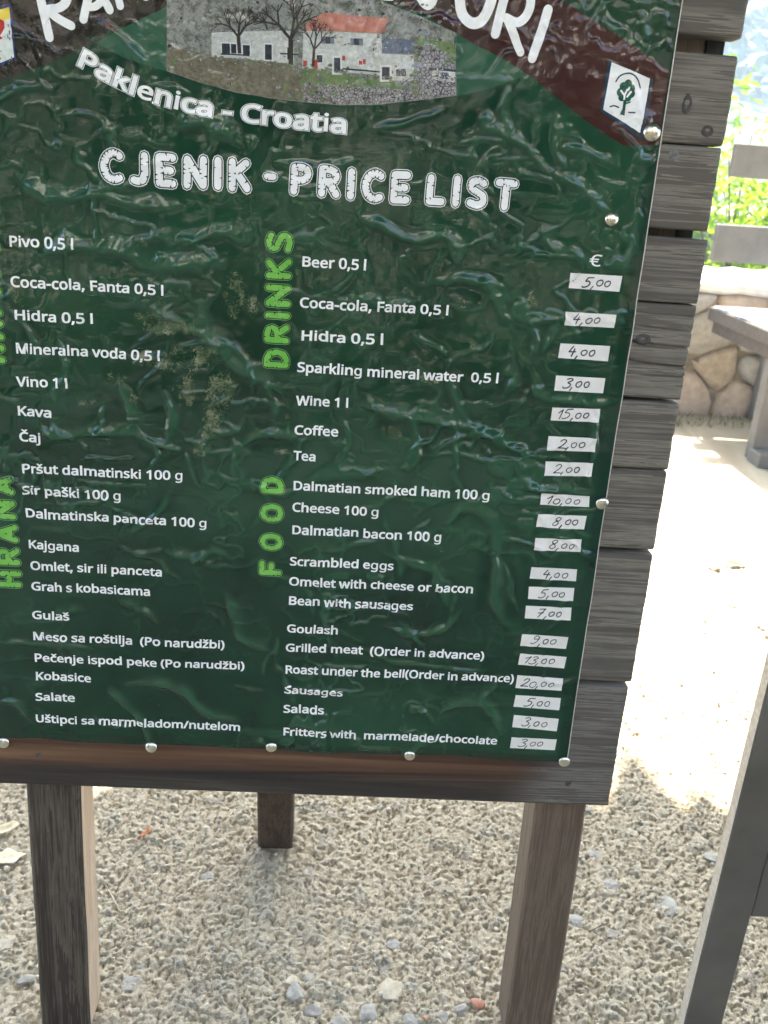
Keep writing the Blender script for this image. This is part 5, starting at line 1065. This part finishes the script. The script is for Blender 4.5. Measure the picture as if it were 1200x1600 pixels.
# ================================================================== HILL
hx = np.linspace(-500, 700, 121); hy = np.concatenate([np.linspace(16, 120, 60), np.linspace(125, 800, 60)])
HX, HY = np.meshgrid(hx, hy, indexing='ij')
def hill_h(x, y):
    t = np.clip((y - 18) / 260, 0, 1); base = 125 * t * t * (3 - 2 * t) * .9 + (y - 18) * .05
    return base * (.75 + .5 * fbm(x / 130, y / 130, 41, 3)) + 5 * t * fbm(x / 18, y / 18, 43, 4) - .6
HZ = hill_h(HX, HY)
m_hill = simple('hill_scrub', (.025, .045, .025), (.075, .085, .055), .35, .95, .3, .4, detail=9)
hill = big_mesh('hill', np.stack([HX.ravel(), HY.ravel(), HZ.ravel()], 1), grid_faces(*HX.shape), m_hill); tag(hill, kind='structure')
r = np.random.default_rng(9); P = []
nt_ = 900; ty = 24 + r.random(nt_) ** .8 * 230; tx = ty * r.uniform(-.15, .85, nt_); tzz = hill_h(tx, ty); sz_ = r.uniform(1., 2.6, nt_)
for k in range(nt_):
    q = r.normal(0, 1, (45, 3)); q /= np.linalg.norm(q, axis=1)[:, None]; q *= (r.random((45, 1)) ** .4) * np.array([1., 1., .8]) * sz_[k]
    P.append(q + [tx[k], ty[k], tzz[k] + sz_[k] * .6])
V, F = leaves(np.concatenate(P), .42, .3, 10, .9, .6)
tag(big_mesh('hillside_wood', V, F, leafmat('far_leaf', (.018, .035, .018), (.04, .06, .03), (.03, .05, .02), .2, .2), None, False), kind='stuff')

# ================================================================== LITTER ON THE GROUND
def leaf_thing(name, label, cat, px, py, L_, W_, rot, c1, c2, lobes=0, curl=.3, seed=1):
    P = on_ground(px, py); r = random.Random(seed); n = 14; V = [(0, 0, 0)]; F = []
    for i in range(n):
        t = 2 * math.pi * i / n; k = 1 + (lobes and .28 * math.cos(lobes * t)) + r.uniform(-.07, .07)
        x_, y_ = math.cos(t) * L_ * k, math.sin(t) * W_ * k
        V.append((x_ * .55, y_ * .55, curl * abs(y_) * .35)); 
    for i in range(n):
        t = 2 * math.pi * i / n; k = 1 + (lobes and .28 * math.cos(lobes * t)) + r.uniform(-.07, .07)
        x_, y_ = math.cos(t) * L_ * k, math.sin(t) * W_ * k; V.append((x_, y_, curl * (abs(y_) + .3 * abs(x_)) * (1 + r.uniform(-.3, .3))))
    F = [(0, 1 + i, 1 + (i + 1) % n) for i in range(n)] + [(1 + i, 1 + n + i, 1 + n + (i + 1) % n, 1 + (i + 1) % n) for i in range(n)]
    mt = simple(name + '_skin', c1, c2, 120, .7, .4, .001); o = mesh_obj(name, V, F, mt, None, True)
    o.location = (P[0], P[1], gz(P[0], P[1]) + .0035); o.rotation_euler = (r.uniform(-.15, .15), r.uniform(-.15, .15), rot)
    md = o.modifiers.new('thick', 'SOLIDIFY'); md.thickness = .0005
    tag(o, label, cat); return o
leaf_thing('dry_leaf', 'pale dry leaf with dark holes at the left picture edge', 'leaf', 10, 1345, .020, .017, .5, (.45, .37, .22), (.66, .58, .40), 5, .25, 2)
leaf_thing('dry_leaf', 'narrow pale dry leaf above the holed one at the left edge', 'leaf', 8, 1302, .020, .009, .7, (.42, .35, .20), (.60, .52, .34), 0, .3, 3)
leaf_thing('dry_leaf', 'small orange brown curled leaf between the left leg and the rear leg', 'leaf', 228, 1308, .011, .0032, 1.1, (.48, .20, .09), (.62, .30, .15), 0, .9, 4)
leaf_thing('dry_leaf', 'yellow leaf lying out on the sunlit ground near the right edge', 'leaf', 1148, 884, .030, .012, .2, (.38, .36, .06), (.5, .46, .12), 0, .5, 6)
leaf_thing('dry_leaf', 'tiny brown leaf beside the yellow one on the sunlit ground', 'leaf', 1117, 890, .022, .010, -.6, (.20, .13, .07), (.32, .22, .12), 0, .6, 7)
def pebble_thing(label, px, py, r_, c1, c2, fl=.6, seed=5):
    P = on_ground(px, py); V, F = rock(r_, seed, 2, fl, .3); o = mesh_obj('pebble', V, F, simple('pebble_skin', c1, c2, 100, .6, .3, .001), None, True)
    o.location = (P[0], P[1], gz(P[0], P[1]) + r_ * fl * .5); o.rotation_euler = (.2, .3, 1.2); tag(o, label, 'pebble')
pebble_thing('terracotta red pebble left of the brown front leg at the bottom', 747, 1568, .0105, (.42, .17, .10), (.58, .28, .18))
pebble_thing('tiny orange pebble below the larger stones at bottom centre', 664, 1594, .004, (.5, .25, .12), (.6, .35, .2), .7, 8)
m_straw = simple('straw', (.50, .42, .28), (.68, .60, .44), 80, .6, .1); m_twig = simple('twig_bark', (.14, .10, .07), (.28, .21, .15), 90, .8, .3)
def stick(name, label, cat, pts, rad, mt):
    P = [on_ground(*q) for q in pts]; c = P[0]; b = MB()
    b.tube([(p_[0] - c[0], p_[1] - c[1], gz(p_[0], p_[1]) - gz(c[0], c[1]) + rad + .001) for p_ in P], rad, 6); o = b.build(name, mt, None, True); o.location = (c[0], c[1], gz(c[0], c[1])); tag(o, label, cat)
stick('straw', 'bent pale straw beside the dark left leg', 'straw', [(170, 1376), (165, 1383), (176, 1402), (188, 1426)], .0009, m_straw)
stick('twig', 'thin brown twig right of the brown front leg', 'twig', [(920, 1458), (940, 1447), (962, 1437)], .0010, m_twig)
stick('straw', 'short pale straw upright in the gravel left of the middle', 'straw', [(274, 1505), (273, 1515), (275, 1528)], .0006, m_straw)
stick('straw', 'short forked straw right of the left leg', 'straw', [(406 - 200, 1401), (212, 1398), (216, 1396)], .0006, m_straw)
stick('straw', 'fine straw near the foot of the grey bench frame', 'straw', [(964, 1478), (966, 1488), (967, 1498)], .0005, m_straw)
# broken seam of grit on the sunlit ground
for k in range(12):
    t = k / 11; x = 1126 + 74 * t; y = 933 + 56 * t + random.uniform(-5, 5); P = on_ground(x, y); V, F = rock(random.uniform(.006, .014), 300 + k, 1, .5); o = mesh_obj('grit', V, F, stone_mats[2], ground); o.location = (P[0], P[1], .0)

# ================================================================== HAZE
hz = MB(); hz.box((-330, -60, -16), (420, 420, 150)); hzm = bpy.data.materials.new('haze_air'); hzm.use_nodes = True; hn = hzm.node_tree
hn.nodes.remove(hn.nodes['Principled BSDF']); pv = hn.nodes.new('ShaderNodeVolumePrincipled'); pv.inputs['Color'].default_value = (.62, .80, 1.0, 1); pv.inputs['Density'].default_value = HAZE; pv.inputs['Anisotropy'].default_value = .3
hn.links.new(pv.outputs[0], hn.nodes['Material Output'].inputs['Volume']); hzo = hz.build('haze', hzm); tag(hzo, kind='stuff')
